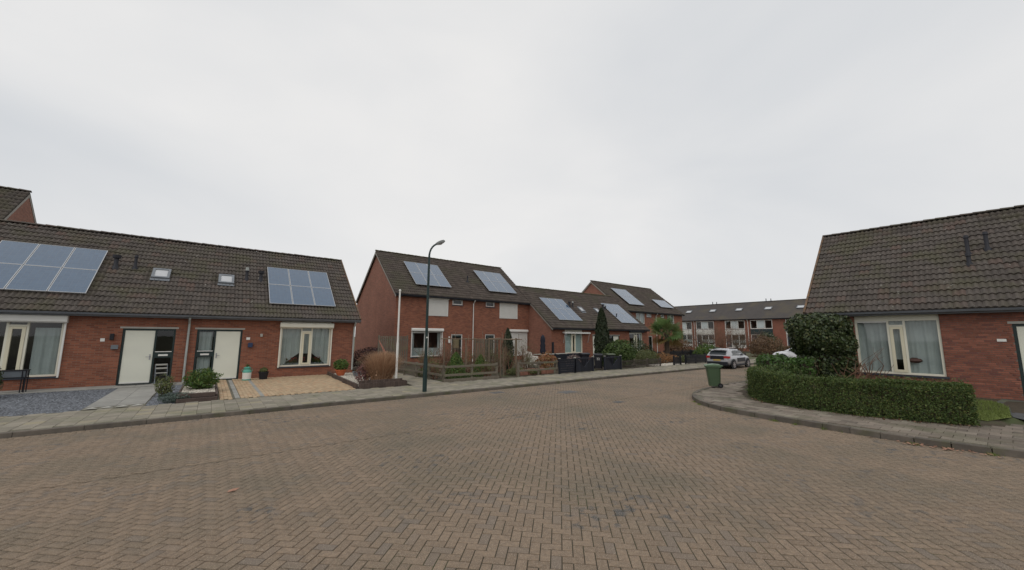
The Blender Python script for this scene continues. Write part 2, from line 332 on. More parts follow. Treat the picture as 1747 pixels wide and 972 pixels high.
# bevelled slab/brick: top face, chamfer ring, sides: 9 quads
def slab_arrays(l, wd, h, ch=.006):
    a, b = l/2, wd/2
    V = [(-a, -b, -h), (a, -b, -h), (a, b, -h), (-a, b, -h), (-a, -b, -ch), (a, -b, -ch), (a, b, -ch), (-a, b, -ch),
         (-a + ch, -b + ch, 0), (a - ch, -b + ch, 0), (a - ch, b - ch, 0), (-a + ch, b - ch, 0)]
    F = [(8, 9, 10, 11)] + [(4 + i, 4 + (i + 1) % 4, 8 + (i + 1) % 4, 8 + i) for i in range(4)] + [(i, (i + 1) % 4, 4 + (i + 1) % 4, 4 + i) for i in range(4)]
    return np.array(V), np.array(F)
def lay(parent, name, stuff_name, P, ANG, l, wd, h, m, n_ind, dz=.003, tilt=.008, ch=.006, cut=None):
    """Lay pieces at P (n,3 world) with angles ANG: the n_ind that show largest as objects, the rest as one stuff mesh."""
    n = len(P); d = np.array([dist(p) if in_view(p) else 1e6 + dist(p) for p in P]); order = np.argsort(d)
    ind = [i for i in order[:n_ind] if d[i] < 1e6]; rest = np.setdiff1d(np.arange(n), ind)
    V0, F0 = slab_arrays(l, wd, h, ch)
    Z = rng.uniform(-dz, dz, n); T = rng.normal(0, tilt, (n, 2))
    if ind:
        me = bpy.data.meshes.new(name); me.from_pydata(V0.tolist(), [], F0.tolist()); me.materials.append(MATS[m + '_OBJ'])
        for i in ind: inst(name, me, parent, (P[i][0], P[i][1], P[i][2] + Z[i]), (T[i][0], T[i][1], ANG[i]))
    if len(rest):
        c, s = np.cos(ANG[rest]), np.sin(ANG[rest]); sc = 1 - rng.uniform(0, .02, len(rest))
        X = V0[None, :, 0]*sc[:, None]; Y = V0[None, :, 1]*sc[:, None]; Zz = V0[None, :, 2] + X*-T[rest, 1:2] + Y*T[rest, 0:1]
        VV = np.stack([X*c[:, None] - Y*s[:, None] + P[rest, 0:1], X*s[:, None] + Y*c[:, None] + P[rest, 1:2], Zz + P[rest, 2:3] + Z[rest, None]], -1)
        if cut is not None: VV[:, :, 1] = np.clip(VV[:, :, 1], cut[rest, 0:1], cut[rest, 1:2])     # bricks sawn off along a straight joint
        FF = F0[None] + (np.arange(len(rest))*len(V0))[:, None, None]
        np_mesh(stuff_name, VV.reshape(-1, 3), FF.reshape(-1, 4), m + '_GEO', parent, np.repeat(rng.random(len(rest)), len(V0)), kind='stuff')

# ------------------------------------------------------------------ ground, road, pavements
structure(MB().add([(-400, -400, -.06), (600, -400, -.06), (600, 600, -.06), (-400, 600, -.06)], [(0, 1, 2, 3)]).build('ground', 'ground'))
KERB_Y = 12.66
RK = [(64, 7.75), (50, 7.75), (36, 7.75), (26, 7.74), (20, 7.72), (17.6, 7.70), (16.2, 7.64), (15.0, 7.5), (13.75, 7.15), (12.7, 6.5), (12.05, 5.75), (11.75, 5.0), (11.6, 4.2), (11.52, 3.4), (11.42, 2.3), (11.4, 1.1), (11.6, .1), (12.1, -1.0), (12.8, -2.2), (14.5, -4.0), (20, -7)]
def smooth_path(pts, step):
    pts = [Vector((*p, 0)) for p in pts]; out = []
    for i in range(len(pts) - 1):
        p0, p1, p2, p3 = pts[max(i - 1, 0)], pts[i], pts[i + 1], pts[min(i + 2, len(pts) - 1)]
        for k in range(8):
            t = k/8; out.append(.5*((2*p1) + (p2 - p0)*t + (2*p0 - 5*p1 + 4*p2 - p3)*t*t + (3*p1 - p0 - 3*p2 + p3)*t**3))
    out.append(pts[-1]); res = [out[0]]; acc = 0
    for a, b in zip(out, out[1:]):
        L = (b - a).length; 
        while acc + L >= step:
            a = a + (b - a)*((step - acc)/L); L = (b - a).length; acc = 0; res.append(a.copy())
        acc += L
    return res
road = structure(sheet('road', [(-30, -12), (20, -12), (66, -12), (66, 45), (61, 45), (61, KERB_Y), (-30, KERB_Y)], -.0065, 'road_sand'))
kp = smooth_path(RK, .5)
rk_poly = [(p.x, p.y) for p in kp]
# herringbone clinkers at 45 degrees
bw = .1065
i_, j_ = np.meshgrid(np.arange(-420, 420), np.arange(-210, 210), indexing='ij')
ox = (i_ + 2*j_).ravel(); oy = (i_ - 2*j_).ravel()
cH = np.stack([ox + 1., oy + .5], 1); cV = np.stack([ox + .5, oy + 2.], 1)
cs = math.cos(PI/4)
def rot45(c): return np.stack([(c[:, 0] - c[:, 1])*cs, (c[:, 0] + c[:, 1])*cs], 1)*bw
PH, PV = rot45(cH), rot45(cV)
P2 = np.concatenate([PH, PV]); A2 = np.concatenate([np.full(len(PH), PI/4), np.full(len(PV), 3*PI/4)])
def visible_ground(P):
    a = np.degrees(np.arctan2(P[:, 1], P[:, 0])) - math.degrees(AZ); r = np.hypot(P[:, 0], P[:, 1])
    return (np.abs(a) < 66) & (r > 1.6)
kin = [Vector((p.x, p.y, 0)) for p in kp]; off = []
for i, p in enumerate(kin):
    d = (kin[min(i + 1, len(kin) - 1)] - kin[max(i - 1, 0)]).normalized(); off.append(p + Vector((-d.y, d.x, 0))*.07)
ex = [(p.x, p.y) for p in off] + [(64, -12)]
SEAM, EDGE = 8.3, KERB_Y - .235
k = (P2[:, 0] > -16) & (P2[:, 0] < 60) & (P2[:, 1] > -4) & (P2[:, 1] < EDGE + .09)
P2, A2 = P2[k], A2[k]; k = visible_ground(P2) & ~inside(P2, ex)
P2, A2 = P2[k], A2[k]
near = P2[:, 1] < SEAM + .1; far_ = P2[:, 1] > SEAM - .1 - .04
Q = P2[far_] + np.array([.06, .04])          # beyond the joint the bond starts afresh
C2 = np.concatenate([np.tile([-99, SEAM - .006], (near.sum(), 1)), np.tile([SEAM + .006, EDGE], (len(Q), 1))])
A2 = np.concatenate([A2[near], A2[far_]]); P2 = np.concatenate([P2[near], Q])
# two rows of stretchers along the kerb
rx2 = np.arange(-14, 60, .213); R2 = np.concatenate([np.stack([rx2 + q*.1, np.full(len(rx2), KERB_Y - .07 - q*.107)], 1) for q in (0, 1)])
R2 = R2[visible_ground(R2)]
P2 = np.concatenate([P2, R2]); A2 = np.concatenate([A2, np.zeros(len(R2))]); C2 = np.concatenate([C2, np.tile([-99, 99], (len(R2), 1))])
und = .012*np.sin(P2[:, 0]*.9 + P2[:, 1]*.4) + .008*np.sin(P2[:, 1]*1.7 - P2[:, 0]*.6)
P3 = np.concatenate([P2, (und*.12)[:, None]], 1)
lay(road, 'paver', 'road_pavers', P3, A2, .2040, .0972, .02, 'paver', 300, .0012, .006, .003, cut=C2)

# pavement on the far side of the street
pav = structure(sheet('pavement', [(-30, KERB_Y), (62, KERB_Y), (62, 15.15), (-30, 15.15)], .088, 'slab_base'))
def kerb_run(parent, path, wd, z1, z0=-.05):
    me = None
    for a, b in zip(path, path[1:]):
        d = b - a; L = d.length
        if L < .1: continue
        c = (a + b)/2
        if not (in_view((c.x, c.y, .1), 150)): continue
        V, F = slab_arrays(L - .008, wd, z1 - z0, .012)
        me = bpy.data.meshes.new('kerb_stone'); me.from_pydata(V.tolist(), [], F.tolist()); me.materials.append(MATS['kerb'])
        inst('kerb_stone', me, parent, (c.x, c.y, z1 + random.uniform(-.003, .003)), (random.gauss(0, .006), random.gauss(0, .002), math.atan2(d.y, d.x)))
kerb_run(pav, [Vector((x, KERB_Y + .06, 0)) for x in np.arange(-14, 62, 1.0)], .12, .1)
tx = np.arange(-10, 60, .3); T = []
for q, x in enumerate(tx): T += [(x + .15, KERB_Y + .12 + .15 + yy*.3 + (-.15 if q % 2 else 0), .1) for yy in range(9)]
T = np.array(T); T = T[(T[:, 1] > KERB_Y + .2) & (T[:, 1] < 15.16)]; T[:, 2] += .006*np.sin(T[:, 0]*1.3 + T[:, 1])
lay(pav, 'paving_slab', 'paving_slabs', T, np.zeros(len(T)), .295, .295, .03, 'slab', 300, .003, .008, .005)
# pavement round the corner on the near side
rp_poly = [(p.x, p.y) for p in kp] + [(24, -7), (24, 7)]
pav2 = structure(sheet('pavement_corner', rp_poly, .105, 'slab_base'))
kerb_run(pav2, off, .14, .125)
gx, gy = np.meshgrid(np.arange(11.3, 30, .3), np.arange(-6, 8, .3)); G = np.stack([gx.ravel(), gy.ravel() + .15*((np.round((gx.ravel() - 11.3)/.3)) % 2)], 1)
inner = [(p.x, p.y) for p in off]
hedge_in = [(24, 6.75), (17.2, 6.65), (15.1, 6.1), (14.1, 5.4), (13.5, 4.5), (13.4, 3.3), (13.6, 2.2), (13.9, 1.2), (14.3, .45), (16.2, -.3), (24, -4)]
big = inner + [(30, -8), (30, 7.5)]
k = inside(G, big) & ~inside(G, hedge_in)
for ddx, ddy in ((-.13, 0), (0, .13), (-.1, .1), (-.1, -.1)): k &= inside(G + np.array([ddx, ddy]), big)
G = G[k]; G3 = np.concatenate([G, np.full((len(G), 1), .122) + .01*np.sin(G[:, :1]*2 + G[:, 1:]*1.5)], 1)
lay(pav2, 'paving_slab', 'paving_slabs', G3, np.zeros(len(G3)), .294, .294, .03, 'slabr', 240, .005, .014, .006)
# iron covers in the road
for i, (x, y, lb) in enumerate([(8.67, 12.0, 'square dark drain cover in the road by the kerb near the lamp post'), (10.95, 10.55, 'wide dark iron cover in the middle of the street'), (10.65, 8.0, 'blue grey iron cover on the seam of the street paving')]):
    t = thing('manhole_cover', lb, 'manhole cover', (x, y, .006), 0, 'iron covers in the road'); sc_ = (.8, 1.1, .55)[i]; t.scale = (sc_, (.75, .7, .75)[i]*sc_, 1)
    MB().box(-.33, -.3, -.02, .33, .3, .0).build('frame', 'iron', t); mb = MB()
    for q in range(6): mb.box(-.25, -.23 + q*.08, .001, .25, -.18 + q*.08, .007)
    mb.build('grating', 'iron', t)
lf = MB(); lf.add([(-.09, 0, 0), (-.03, -.05, .02), (.04, -.04, .01), (.12, .01, .03), (.03, .05, .035), (-.04, .045, .025), (.0, .0, .05)], [(0, 1, 6), (1, 2, 6), (2, 3, 6), (3, 4, 6), (4, 5, 6), (5, 0, 6)])
o = lf.build('fallen_leaf', 'leaf_fallen', loc=(.42, 6.66, .004)); tag(o, 'single curled orange brown leaf lying on the road', 'leaf'); o.rotation_euler = (0, 0, .3); o.scale = (.75, .7, .5)
def fallen(n, ctr, spread, zz, label):
    V = []; F = []
    for _ in range(n):
        x = ctr[0] + random.gauss(0, spread[0]); y = ctr[1] + random.gauss(0, spread[1]); s_ = random.uniform(.02, .05); a = random.random()*6.3; b = len(V)
        for q in range(4): V.append((x + s_*math.cos(a + q*PI/2)*(1, .6)[q % 2], y + s_*math.sin(a + q*PI/2)*(1, .6)[q % 2], zz + random.uniform(.002, .02)))
        F.append((b, b + 1, b + 2, b + 3))
    o = np_mesh('fallen_leaves', np.array(V), np.array(F), 'leaf_fallen', kind='stuff'); o['label'] = label; o['category'] = 'leaves'
fallen(70, (11.3, 1.05), (.1, .35), .012, 'reddish fallen leaves gathered in the gutter by the near kerb')

# ------------------------------------------------------------------ houses (local frame: x along the facade, y into the depth, z up)
SLOPE = .808; TH = math.atan(SLOPE)
def tile_arrays(n=12, wd=.302, ln=.43):
    V = []; F = []
    for k in range(n + 1):
        a = wd*k/n; h = .046*(.5 - .5*math.cos(4*PI*k/n))**.8
        V += [(a, 0, -.012 + h), (a, 0, .048 + h), (a, ln, .0 + h)]
    for k in range(n): b = 3*k; F += [(b + 1, b + 4, b + 5, b + 2), (b, b + 3, b + 4, b + 1)]
    return np.array(V), np.array(F)
TV, TF = tile_arrays()
TILE_ME = {}
def tile_mesh(m):
    if m not in TILE_ME:
        me = bpy.data.meshes.new('roof_tile'); me.from_pydata(TV.tolist(), [], TF.tolist()); me.materials.append(MATS[m]); TILE_ME[m] = me
    return TILE_ME[m]
RIDGE_ME = {}
def ridge_mesh(m):
    if m not in RIDGE_ME:
        V = []; F = []; n = 7
        for k in range(n + 1):
            a = PI*k/n; V += [(0, -.15*math.cos(a), .085*math.sin(a) - .02), (.38, -.135*math.cos(a), .070*math.sin(a) - .02), (0, -.13*math.cos(a), .065*math.sin(a) - .03)]
        for k in range(n): F += [(3*k, 3*k + 3, 3*k + 4, 3*k + 1), (3*k, 3*k + 2, 3*k + 5, 3*k + 3)]
        me = bpy.data.meshes.new('ridge_tile'); me.from_pydata(V, [], F); me.materials.append(MATS[m]); RIDGE_ME[m] = me
    return RIDGE_ME[m]

def roof(h, x0, x1, yg, zg, yr, n_ind=0, m='tile', skip=(), back=None, ridge=True, slope=SLOPE, ov=(0, 0), flat=None):
    """Front slope from the gutter edge (yg, zg) to the ridge at yr, tiles laid on a deck; the back slope as deck only."""
    th = math.atan(slope); c, s = math.cos(th), math.sin(th); zr = zg + slope*(yr - yg); yb = back if back else 2*yr - yg; zb = zr - slope*(yb - yr)
    t = .06; mb = MB()
    mb.prism([(yg, zg - .03), (yr, zr - .03), (yb, zb - .03), (yb, zb - .03 - t), (yr, zr - .03 - t), (yg, zg - .03 - t)], x0 - ov[0], x1 + ov[1], 'x')
    r = mb.build('roof', flat or (m + '_OBJ'), h)
    if flat: return r
    L = math.hypot(yr - yg, zr - zg); nr = max(1, round(L/.35)); g = L/nr; nc = max(1, round((x1 - x0 + ov[0] + ov[1])/.3)); cw = (x1 - x0 + ov[0] + ov[1])/nc
    I, J = np.meshgrid(np.arange(nr), np.arange(nc), indexing='ij'); I = I.ravel(); J = J.ravel()
    nn = len(I); base = np.stack([x0 - ov[0] + J*cw, yg + I*g*c - .0*s, zg + I*g*s], 1) + np.array([0, s*.02, -c*.02])[None]*1.0
    M4 = h.matrix_basis; ctr = [M4 @ Vector((b[0] + .15, b[1] + .15*c, b[2] + .15*s)) for b in base]
    okv = [in_view(p) and not any(a0 - .1 < base[q][0] + .15 < a1 + .1 and b0 - .1 < base[q][1] < b1 for a0, a1, b0, b1 in skip) for q, p in enumerate(ctr)]
    d = np.array([dist(p) if v else 1e6 for p, v in zip(ctr, okv)]); order = np.argsort(d, kind='stable'); ind = [q for q in order[:n_ind] if d[q] < 1e6]
    dead = np.array([any(a0 + .12 < base[q][0] and base[q][0] + .3 < a1 - .12 and b0 + .3 < base[q][1] < b1 - .45 for a0, a1, b0, b1 in skip) for q in range(nn)])
    rest = np.setdiff1d(np.where(~dead)[0], ind)
    jit = rng.normal(0, .011, nn); dzz = rng.uniform(-.007, .007, nn)
    me = tile_mesh(m + '_OBJ'); up = np.array([0, -s, c])
    for q in ind: inst('roof_tile', me, r, base[q] + up*dzz[q], (th, 0, jit[q]))
    if len(rest):
        A = np.stack([TV[:, 0]*cw/.3, TV[:, 1]*c - TV[:, 2]*s, TV[:, 1]*s + TV[:, 2]*c], 1)
        VV = A[None] + base[rest][:, None] + (up[None]*dzz[rest][:, None])[:, None]
        FF = TF[None] + (np.arange(len(rest))*len(TV))[:, None, None]
        np_mesh('roof_tiles', VV.reshape(-1, 3), FF.reshape(-1, 4), m + '_GEO', r, np.repeat(rng.random(len(rest)), len(TV)), kind='stuff')
    if ridge:
        n = max(1, round((x1 - x0 + ov[0] + ov[1])/.34)); rw = (x1 - x0 + ov[0] + ov[1])/n
        for q in range(n): inst('ridge_tile', ridge_mesh('ridge_moss' if m == 'tilefar' else m + '_OBJ'), r, (x0 - ov[0] + q*rw, yr, zr + .035 + random.uniform(-.006, .006)), (0, .012, random.gauss(0, .01)), (rw/.36, 1, 1))
    return r

def verge(h, x, yg, zg, yr, s, slope=SLOPE):
    th = math.atan(slope); L = math.hypot(yr - yg, slope*(yr - yg)); n = round(L/.35); me = None
    for q in range(n):
        d = q*L/n; p = (x, yg + d*math.cos(th), zg + d*math.sin(th))
        if me is None: me = MB().box(-.02 if s < 0 else 0, 0, -.10, 0 if s < 0 else .02, L/n + .04, .085).box(0 if s < 0 else -.05, 0, .06, .05 if s < 0 else 0, L/n + .04, .086).build('verge_tile', 'lichen_tile', h, loc=p); o = me
        else: o = inst('verge_tile', me.data, h, p)
        o.rotation_euler = (th + .012, 0, 0)
def wall(h, x0, x1, z0, z1, openings, m, y0=0, th=.24, name='wall'):
    xs = sorted({x0, x1, *[v for o in openings for v in o[:2] if x0 < v < x1]}); zs = sorted({z0, z1, *[v for o in openings for v in o[2:4] if z0 < v < z1]}); mb = MB()
    for a, b in zip(xs, xs[1:]):
        run = None
        for c, d in list(zip(zs, zs[1:])) + [(None, None)]:
            hole = c is None or any(o[0] <= (a + b)/2 <= o[1] and o[2] <= (c + d)/2 <= o[3] for o in openings)
            if hole:
                if run: mb.box(a, y0, run[0], b, y0 + th, run[1]); run = None
            else: run = (run[0], d) if run else (c, d)
    return mb.build(name, m, h)
def gable(h, x, yf, zf, yr, slope, yb, m, th=.22, side=1, z0=-.1, name='gable_wall'):
    """Side wall with the roof's outline, drawn in the y-z plane; side=+1 grows to +x."""
    zr = zf + slope*(yr - yf); zb = zr - slope*(yb - yr)
    return MB().prism([(yf, z0), (yb, z0), (yb, zb), (yr, zr), (yf, zf)], x, x + th*side, 'x').build(name, m, h)
def gutter(h, x0, x1, yg, zg, m='gutter'):
    prof = [(yg + .03, zg - .01), (yg + .03, zg - .085), (yg - .03, zg - .10), (yg - .08, zg - .085), (yg - .11, zg - .02), (yg - .098, zg - .02), (yg - .075, zg - .07), (yg + .01, zg - .08), (yg + .01, zg - .01)]
    MB().prism(prof, x0, x1, 'x').build('gutter', m, h)
    MB().box(x0 + .02, yg + .035, zg - .14, x1 - .02, yg + .30, zg - .10).build('soffit', m, h)
def downpipe(h, x, z1, y=-.07, m='pipe', z0=.05, yg=-.3):
    MB().tube([(x, yg, z1), (x, yg, z1 - .06), (x, y, z1 - .26), (x, y, z0)], .04, 10).build('downpipe', m, h)
    mb = MB()
    for zz in (.6, z1 - .7): mb.lathe([(.05, zz), (.05, zz + .04)], 10, (x, y, 0))
    mb.build('pipe_clip', m, h)

def curtain(parent, x0, x1, z0, z1, y, m='curtain', amp=.025, k=22, cut=None):
    n = max(8, int((x1 - x0)*36)); V = []; F = []
    for i in range(n + 1):
        x = x0 + (x1 - x0)*i/n; yy = y + amp*math.sin(x*k) + amp*.5*math.sin(x*k*2.3 + 1); zb = cut(i/n) if cut else z0
        V += [(x, yy, zb), (x, yy, z1)]
    F = [(2*i, 2*i + 2, 2*i + 3, 2*i + 1) for i in range(n)]
    return np_mesh('curtain', np.array(V), np.array(F), m, parent, smooth=True)

def frame_boxes(mb, x0, x1, z0, z1, t, y0, y1, sill=None):
    mb.box(x0, y0, z0, x0 + t, y1, z1); mb.box(x1 - t, y0, z0, x1, y1, z1)
    mb.box(x0 + t, y0, z1 - t, x1 - t, y1, z1); mb.box(x0 + t, y0, z0, x1 - t, y1, z0 + t)
def pane(parent, x0, x1, z0, z1, y):
    return MB().box(x0 - .01, y, z0 - .01, x1 + .01, y + .012, z1 + .01).build('pane', 'glass', parent)
def big_window(h, x0, x1, z0, z1, top=None, mf='cream', cur='net', fr=(.385, .62), y=.05, blind=None, label=None):
    """Wide window: fixed light, narrow casement with a fanlight, fixed light; board above up to `top`."""
    w_ = x1 - x0; a, b = x0 + w_*fr[0], x0 + w_*fr[1]; t = .065; zf = z1 - .26
    mb = MB(); frame_boxes(mb, x0, x1, z0, z1, t, y, y + .10)
    mb.box(a, y, z0 + t, a + .06, y + .10, z1 - t); mb.box(b - .06, y, z0 + t, b, y + .10, z1 - t); mb.box(a + .06, y, zf, b - .06, y + .10, zf + .06)
    wn = mb.build('window', mf, h)
    sm = MB(); frame_boxes(sm, a + .065, b - .065, z0 + t + .005, zf - .005, .085, y - .018, y + .06); sm.build('casement', 'sash', wn)
    pane(wn, x0 + t, a, z0 + t, z1 - t, y + .05); pane(wn, b, x1 - t, z0 + t, z1 - t, y + .05); pane(wn, a + .06, b - .06, zf + .06, z1 - t, y + .05); pane(wn, a + .15, b - .15, z0 + t + .09, zf - .09, y + .03)
    MB().box(x0 - .06, -.05, z0 - .07, x1 + .06, y + .08, z0 - .003).build('sill', 'gutter_dark', wn)
    vt = MB().box(x0 + t, y - .012, z1 - t - .05, a - .002, y + .04, z1 - t - .003); vt.build('vent_strip', 'white_paint', wn)
    if top and top > z1: MB().box(x0, y + .01, z1 + .002, x1, y + .06, top).build('fascia_panel', mf, h)
    if cur == 'net':
        curtain(wn, x0 + .05, a + .05, z0 + .05, z1 - .05, y + .135); curtain(wn, b - .05, x1 - .05, z0 + .05, z1 - .05, y + .135); curtain(wn, a, b, z0 + .5, z1 - .05, y + .15)
    elif cur == 'swag':
        curtain(wn, x0 + .05, a + .05, z0 + .05, z1 - .05, y + .135, cut=lambda s: z0 + .03 + .72*max(0, (s - .12))**.9 if s < .95 else z0 + .62)
        curtain(wn, b - .05, x1 - .05, z0 + .05, z1 - .05, y + .135, cut=lambda s: z0 + .03 + .72*max(0, (.88 - s))**.9); curtain(wn, a, b, z0 + .6, z1 - .05, y + .135)
    elif cur == 'half':
        curtain(wn, x1 - .72, x1 - .08, z0 + .05, z1 - .3, y + .135); curtain(wn, x0 + .1, x0 + .5, z0 + .05, z1 - .3, y + .135)
    elif cur == 'teal':
        curtain(wn, x0 + .05, a + .05, z0 + .05, z1 - .05, y + .115, 'curtain_teal', .006); curtain(wn, b - .05, x1 - .05, z0 + .05, z1 - .05, y + .115, 'curtain_teal', .006)
    elif cur == 'dark':
        curtain(wn, x0 + .08, x1 - .08, z0 + .05, z0 + .62, y + .13)
        curtain(wn, x1 - .28, x1 - .08, z0 + .05, z1 - .1, y + .135); curtain(wn, x0 + .08, x0 + .25, z0 + .05, z1 - .1, y + .135)
    return wn
def plain_window(h, x0, x1, z0, z1, mull=(), mf='white_paint', cur=None, y=.05, t=.06):
    mb = MB(); frame_boxes(mb, x0, x1, z0, z1, t, y, y + .09); xs = [x0 + t]
    for q in mull:
        xm = x0 + (x1 - x0)*q; mb.box(xm - t/2, y, z0 + t, xm + t/2, y + .09, z1 - t); xs.append(xm)
    wn = mb.build('window', mf, h)
    ed = [x0 + t] + [x0 + (x1 - x0)*q for q in mull] + [x1 - t]
    for a, b in zip(ed, ed[1:]): pane(wn, a, b, z0 + t, z1 - t, y + .045)
    MB().box(x0 - .04, -.04, z0 - .06, x1 + .04, y + .07, z0 - .003).build('sill', 'gutter_dark', wn)
    if cur: curtain(wn, x0 + .04, x1 - .04, z0 + .04, z1 - .04, y + .12, cur, .015)
    return wn
def shutter(h, x0, x1, z0, z1, closed=True, m='white_paint', y=-.02, bh=.22):
    """Roller shutter: box on top, side rails and, when closed, a curtain of slats."""
    mb = MB().prism([(y - .18, z1 - bh + .05), (y - .18, z1 - .04), (y - .12, z1 + .02), (-.003, z1 + .02), (-.003, z1 - bh), (y - .12, z1 - bh)], x0 - .03, x1 + .03, 'x')
    s = mb.build('roller_shutter', m, h, bevel=.01)
    for xr in (x0, x1 - .05): MB().box(xr, y - .05, z0, xr + .05, -.002, z1 - bh).build('guide_rail', m, s)
    if closed:
        n = int((z1 - .2 - z0)/.055)
        me = MB().prism([(y - .02, 0), (y - .032, .015), (y - .032, .042), (y - .02, .05), (-.004, .05), (-.004, 0)], x0 + .051, x1 - .051, 'x').build('slat', m, s, loc=(0, 0, z0))
        for q in range(1, n): inst('slat', me.data, s, (0, 0, z0 + q*(z1 - .2 - z0)/n))
    return s
def front_door(h, x0, x1, z0, z1, leaf='L', lw=.92, net=False):
    """Cream flush door with a dark green frame and glazed side light with a letter slot."""
    t = .07; y = .04; mb = MB(); frame_boxes(mb, x0, x1, z0, z1, t, y, y + .10)
    xm = x0 + t + lw if leaf == 'L' else x1 - t - lw
    mb.box(xm - .03, y, z0 + t, xm + .03, y + .1, z1 - t)
    sx0, sx1 = (xm + .03, x1 - t) if leaf == 'L' else (x0 + t, xm - .03)
    mb.box(sx0, y, z0 + 1.05, sx1, y + .09, z0 + 1.28)
    d = mb.build('door', 'dark_green', h)
    lx0, lx1 = (x0 + t, xm - .03) if leaf == 'L' else (xm + .03, x1 - t)
    lf = MB(); n = 9
    lf.box(lx0 + .006, y + .022, z0 + t + .03, lx1 - .006, y + .062, z1 - t - .005)
    lf.build('leaf', 'door_cream', d)
    MB().box(lx0 + .01, y + .0, z0 + t + .002, lx1 - .01, y + .02, z0 + t + .06).build('weather_bar', 'white_paint', d)
    hx = lx1 - .08 if leaf == 'L' else lx0 + .08; hb = MB().box(hx - .02, y + .006, z0 + .98, hx + .02, y + .021, z0 + 1.2)
    hb.tube([(hx, y + .01, z0 + 1.1), (hx, y - .05, z0 + 1.1), (hx + (-.12 if leaf == 'L' else .12), y - .05, z0 + 1.1)], .011, 8); hb.build('handle', 'steel', d)
    pane(d, sx0, sx1, z0 + 1.28, z1 - t, y + .045); pane(d, sx0, sx1, z0 + t, z0 + 1.05, y + .045)
    c = (sx0 + sx1)/2; MB().box(c - .15, y - .014, z0 + 1.12, c + .15, y - .002, z0 + 1.19).build('letter_slot', 'white_paint', d)
    MB().box(sx0, y - .03, z0 + 1.282, sx1, y + .0, z0 + 1.31).build('rail', 'white_paint', d)
    if net: curtain(d, sx0 + .02, sx1 - .05, z0 + .1, z1 - .1, y + .13, 'curtain', .02, 30)
    MB().box(x0 - .08, -.012, z1 + .004, x1 + .08, .03, z1 + .075).build('lintel', 'lintel', h)
    return d
def panels(h, cols, rows, x0, y0, z0, pw=.985, ph=1.70, th=TH, gap=.02):
    """Solar panels on the front slope: lower left corner at (x0, y0, z0)."""
    c, s = math.cos(th), math.sin(th)
    e_ = .02; fm = MB(); fm.box(0, 0, -.035, e_, ph, .006); fm.box(pw - e_, 0, -.035, pw, ph, .006); fm.box(e_, 0, -.035, pw - e_, e_, .006); fm.box(e_, ph - e_, -.035, pw - e_, ph, .006)
    cm = MB().box(e_, e_, -.03, pw - e_, ph - e_, .0)
    f0 = c0 = None
    for i in range(cols):
        for j in range(rows):
            d = j*(ph + gap); p = (x0 + i*(pw + gap), y0 + d*c - s*.14, z0 + d*s + c*.14)
            if f0 is None:
                f0 = fm.build('solar_panel', 'alu', h, loc=p); c0 = cm.build('cell_surface', 'solar', f0); f = f0
            else:
                f = inst('solar_panel', f0.data, h, p); inst('cell_surface', c0.data, f, (0, 0, 0))
            f.rotation_euler = (th, 0, 0)
def skylight(h, x, y, z, wd=.62, hh=.75, th=TH):
    fm = MB(); frame_boxes_xy(fm, 0, wd, 0, hh, .09, .02, .12); f = fm.build('skylight', 'frame_grey', h, loc=(x, y - math.sin(th)*.02, z + math.cos(th)*.02)); f.rotation_euler = (th, 0, 0)
    MB().box(.09, .09, .05, wd - .09, hh - .09, .085).build('blind', 'blind', f)
    MB().box(-.02, -.16, .03, wd + .02, -.005, .05).build('flashing', 'frame_grey', f)
def frame_boxes_xy(mb, x0, x1, y0, y1, t, z0, z1):
    mb.box(x0, y0, z0, x0 + t, y1, z1); mb.box(x1 - t, y0, z0, x1, y1, z1); mb.box(x0 + t, y0, z0, x1 - t, y0 + t, z1); mb.box(x0 + t, y1 - t, z0, x1 - t, y1, z1)
def vent(h, x, y, z, kind=0, hh=.55):
    """Flue pipe through the roof: 0 = wide cap, 1 = slim with grey tip, 2 = slim dark."""
    if kind == 0: pr = [(.15, -.12), (.12, .02), (.075, .08), (.075, hh - .16), (.13, hh - .14), (.14, hh)]
    elif kind == 1: pr = [(.13, -.12), (.10, .04), (.065, .10), (.065, hh - .2), (.085, hh - .18), (.085, hh - .12)]
    else: pr = [(.12, -.12), (.09, .05), (.055, .1), (.055, hh - .12), (.075, hh - .1), (.05, hh)]
    v = MB().lathe(pr, 12).build('flue', 'vent_dark', h, smooth=True, loc=(x, y, z))
    if kind == 1: MB().lathe([(.075, hh - .12), (.075, hh + .04)], 12).build('flue_cap', 'pipe', v, smooth=True)

def house(name, label, loc, rz=0, group=None): return thing(name, label, 'house', loc, rz, group)
GRP_A = 'bungalows facing the street'; GRP_B = 'two storey houses of the street'; GRP_F = 'terraced houses across the end of the street'
# ---- near bungalow pair on the left
YG, ZG, YR = -.35, 2.9, 4.55    # gutter edge, its height, ridge (relative to the front wall at y=0)
def shell(h, x0, x1, yr, back, z1, y0=0):
    """Back wall, floor and inner party wall so that rooms are closed and dark."""
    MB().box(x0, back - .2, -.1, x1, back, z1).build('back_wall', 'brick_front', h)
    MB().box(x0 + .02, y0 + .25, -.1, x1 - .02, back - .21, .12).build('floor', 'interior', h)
    MB().box(x0 + .02, y0 + 3.4, .13, x1 - .02, y0 + 3.5, z1 - .1).build('inner_wall', 'interior', h)

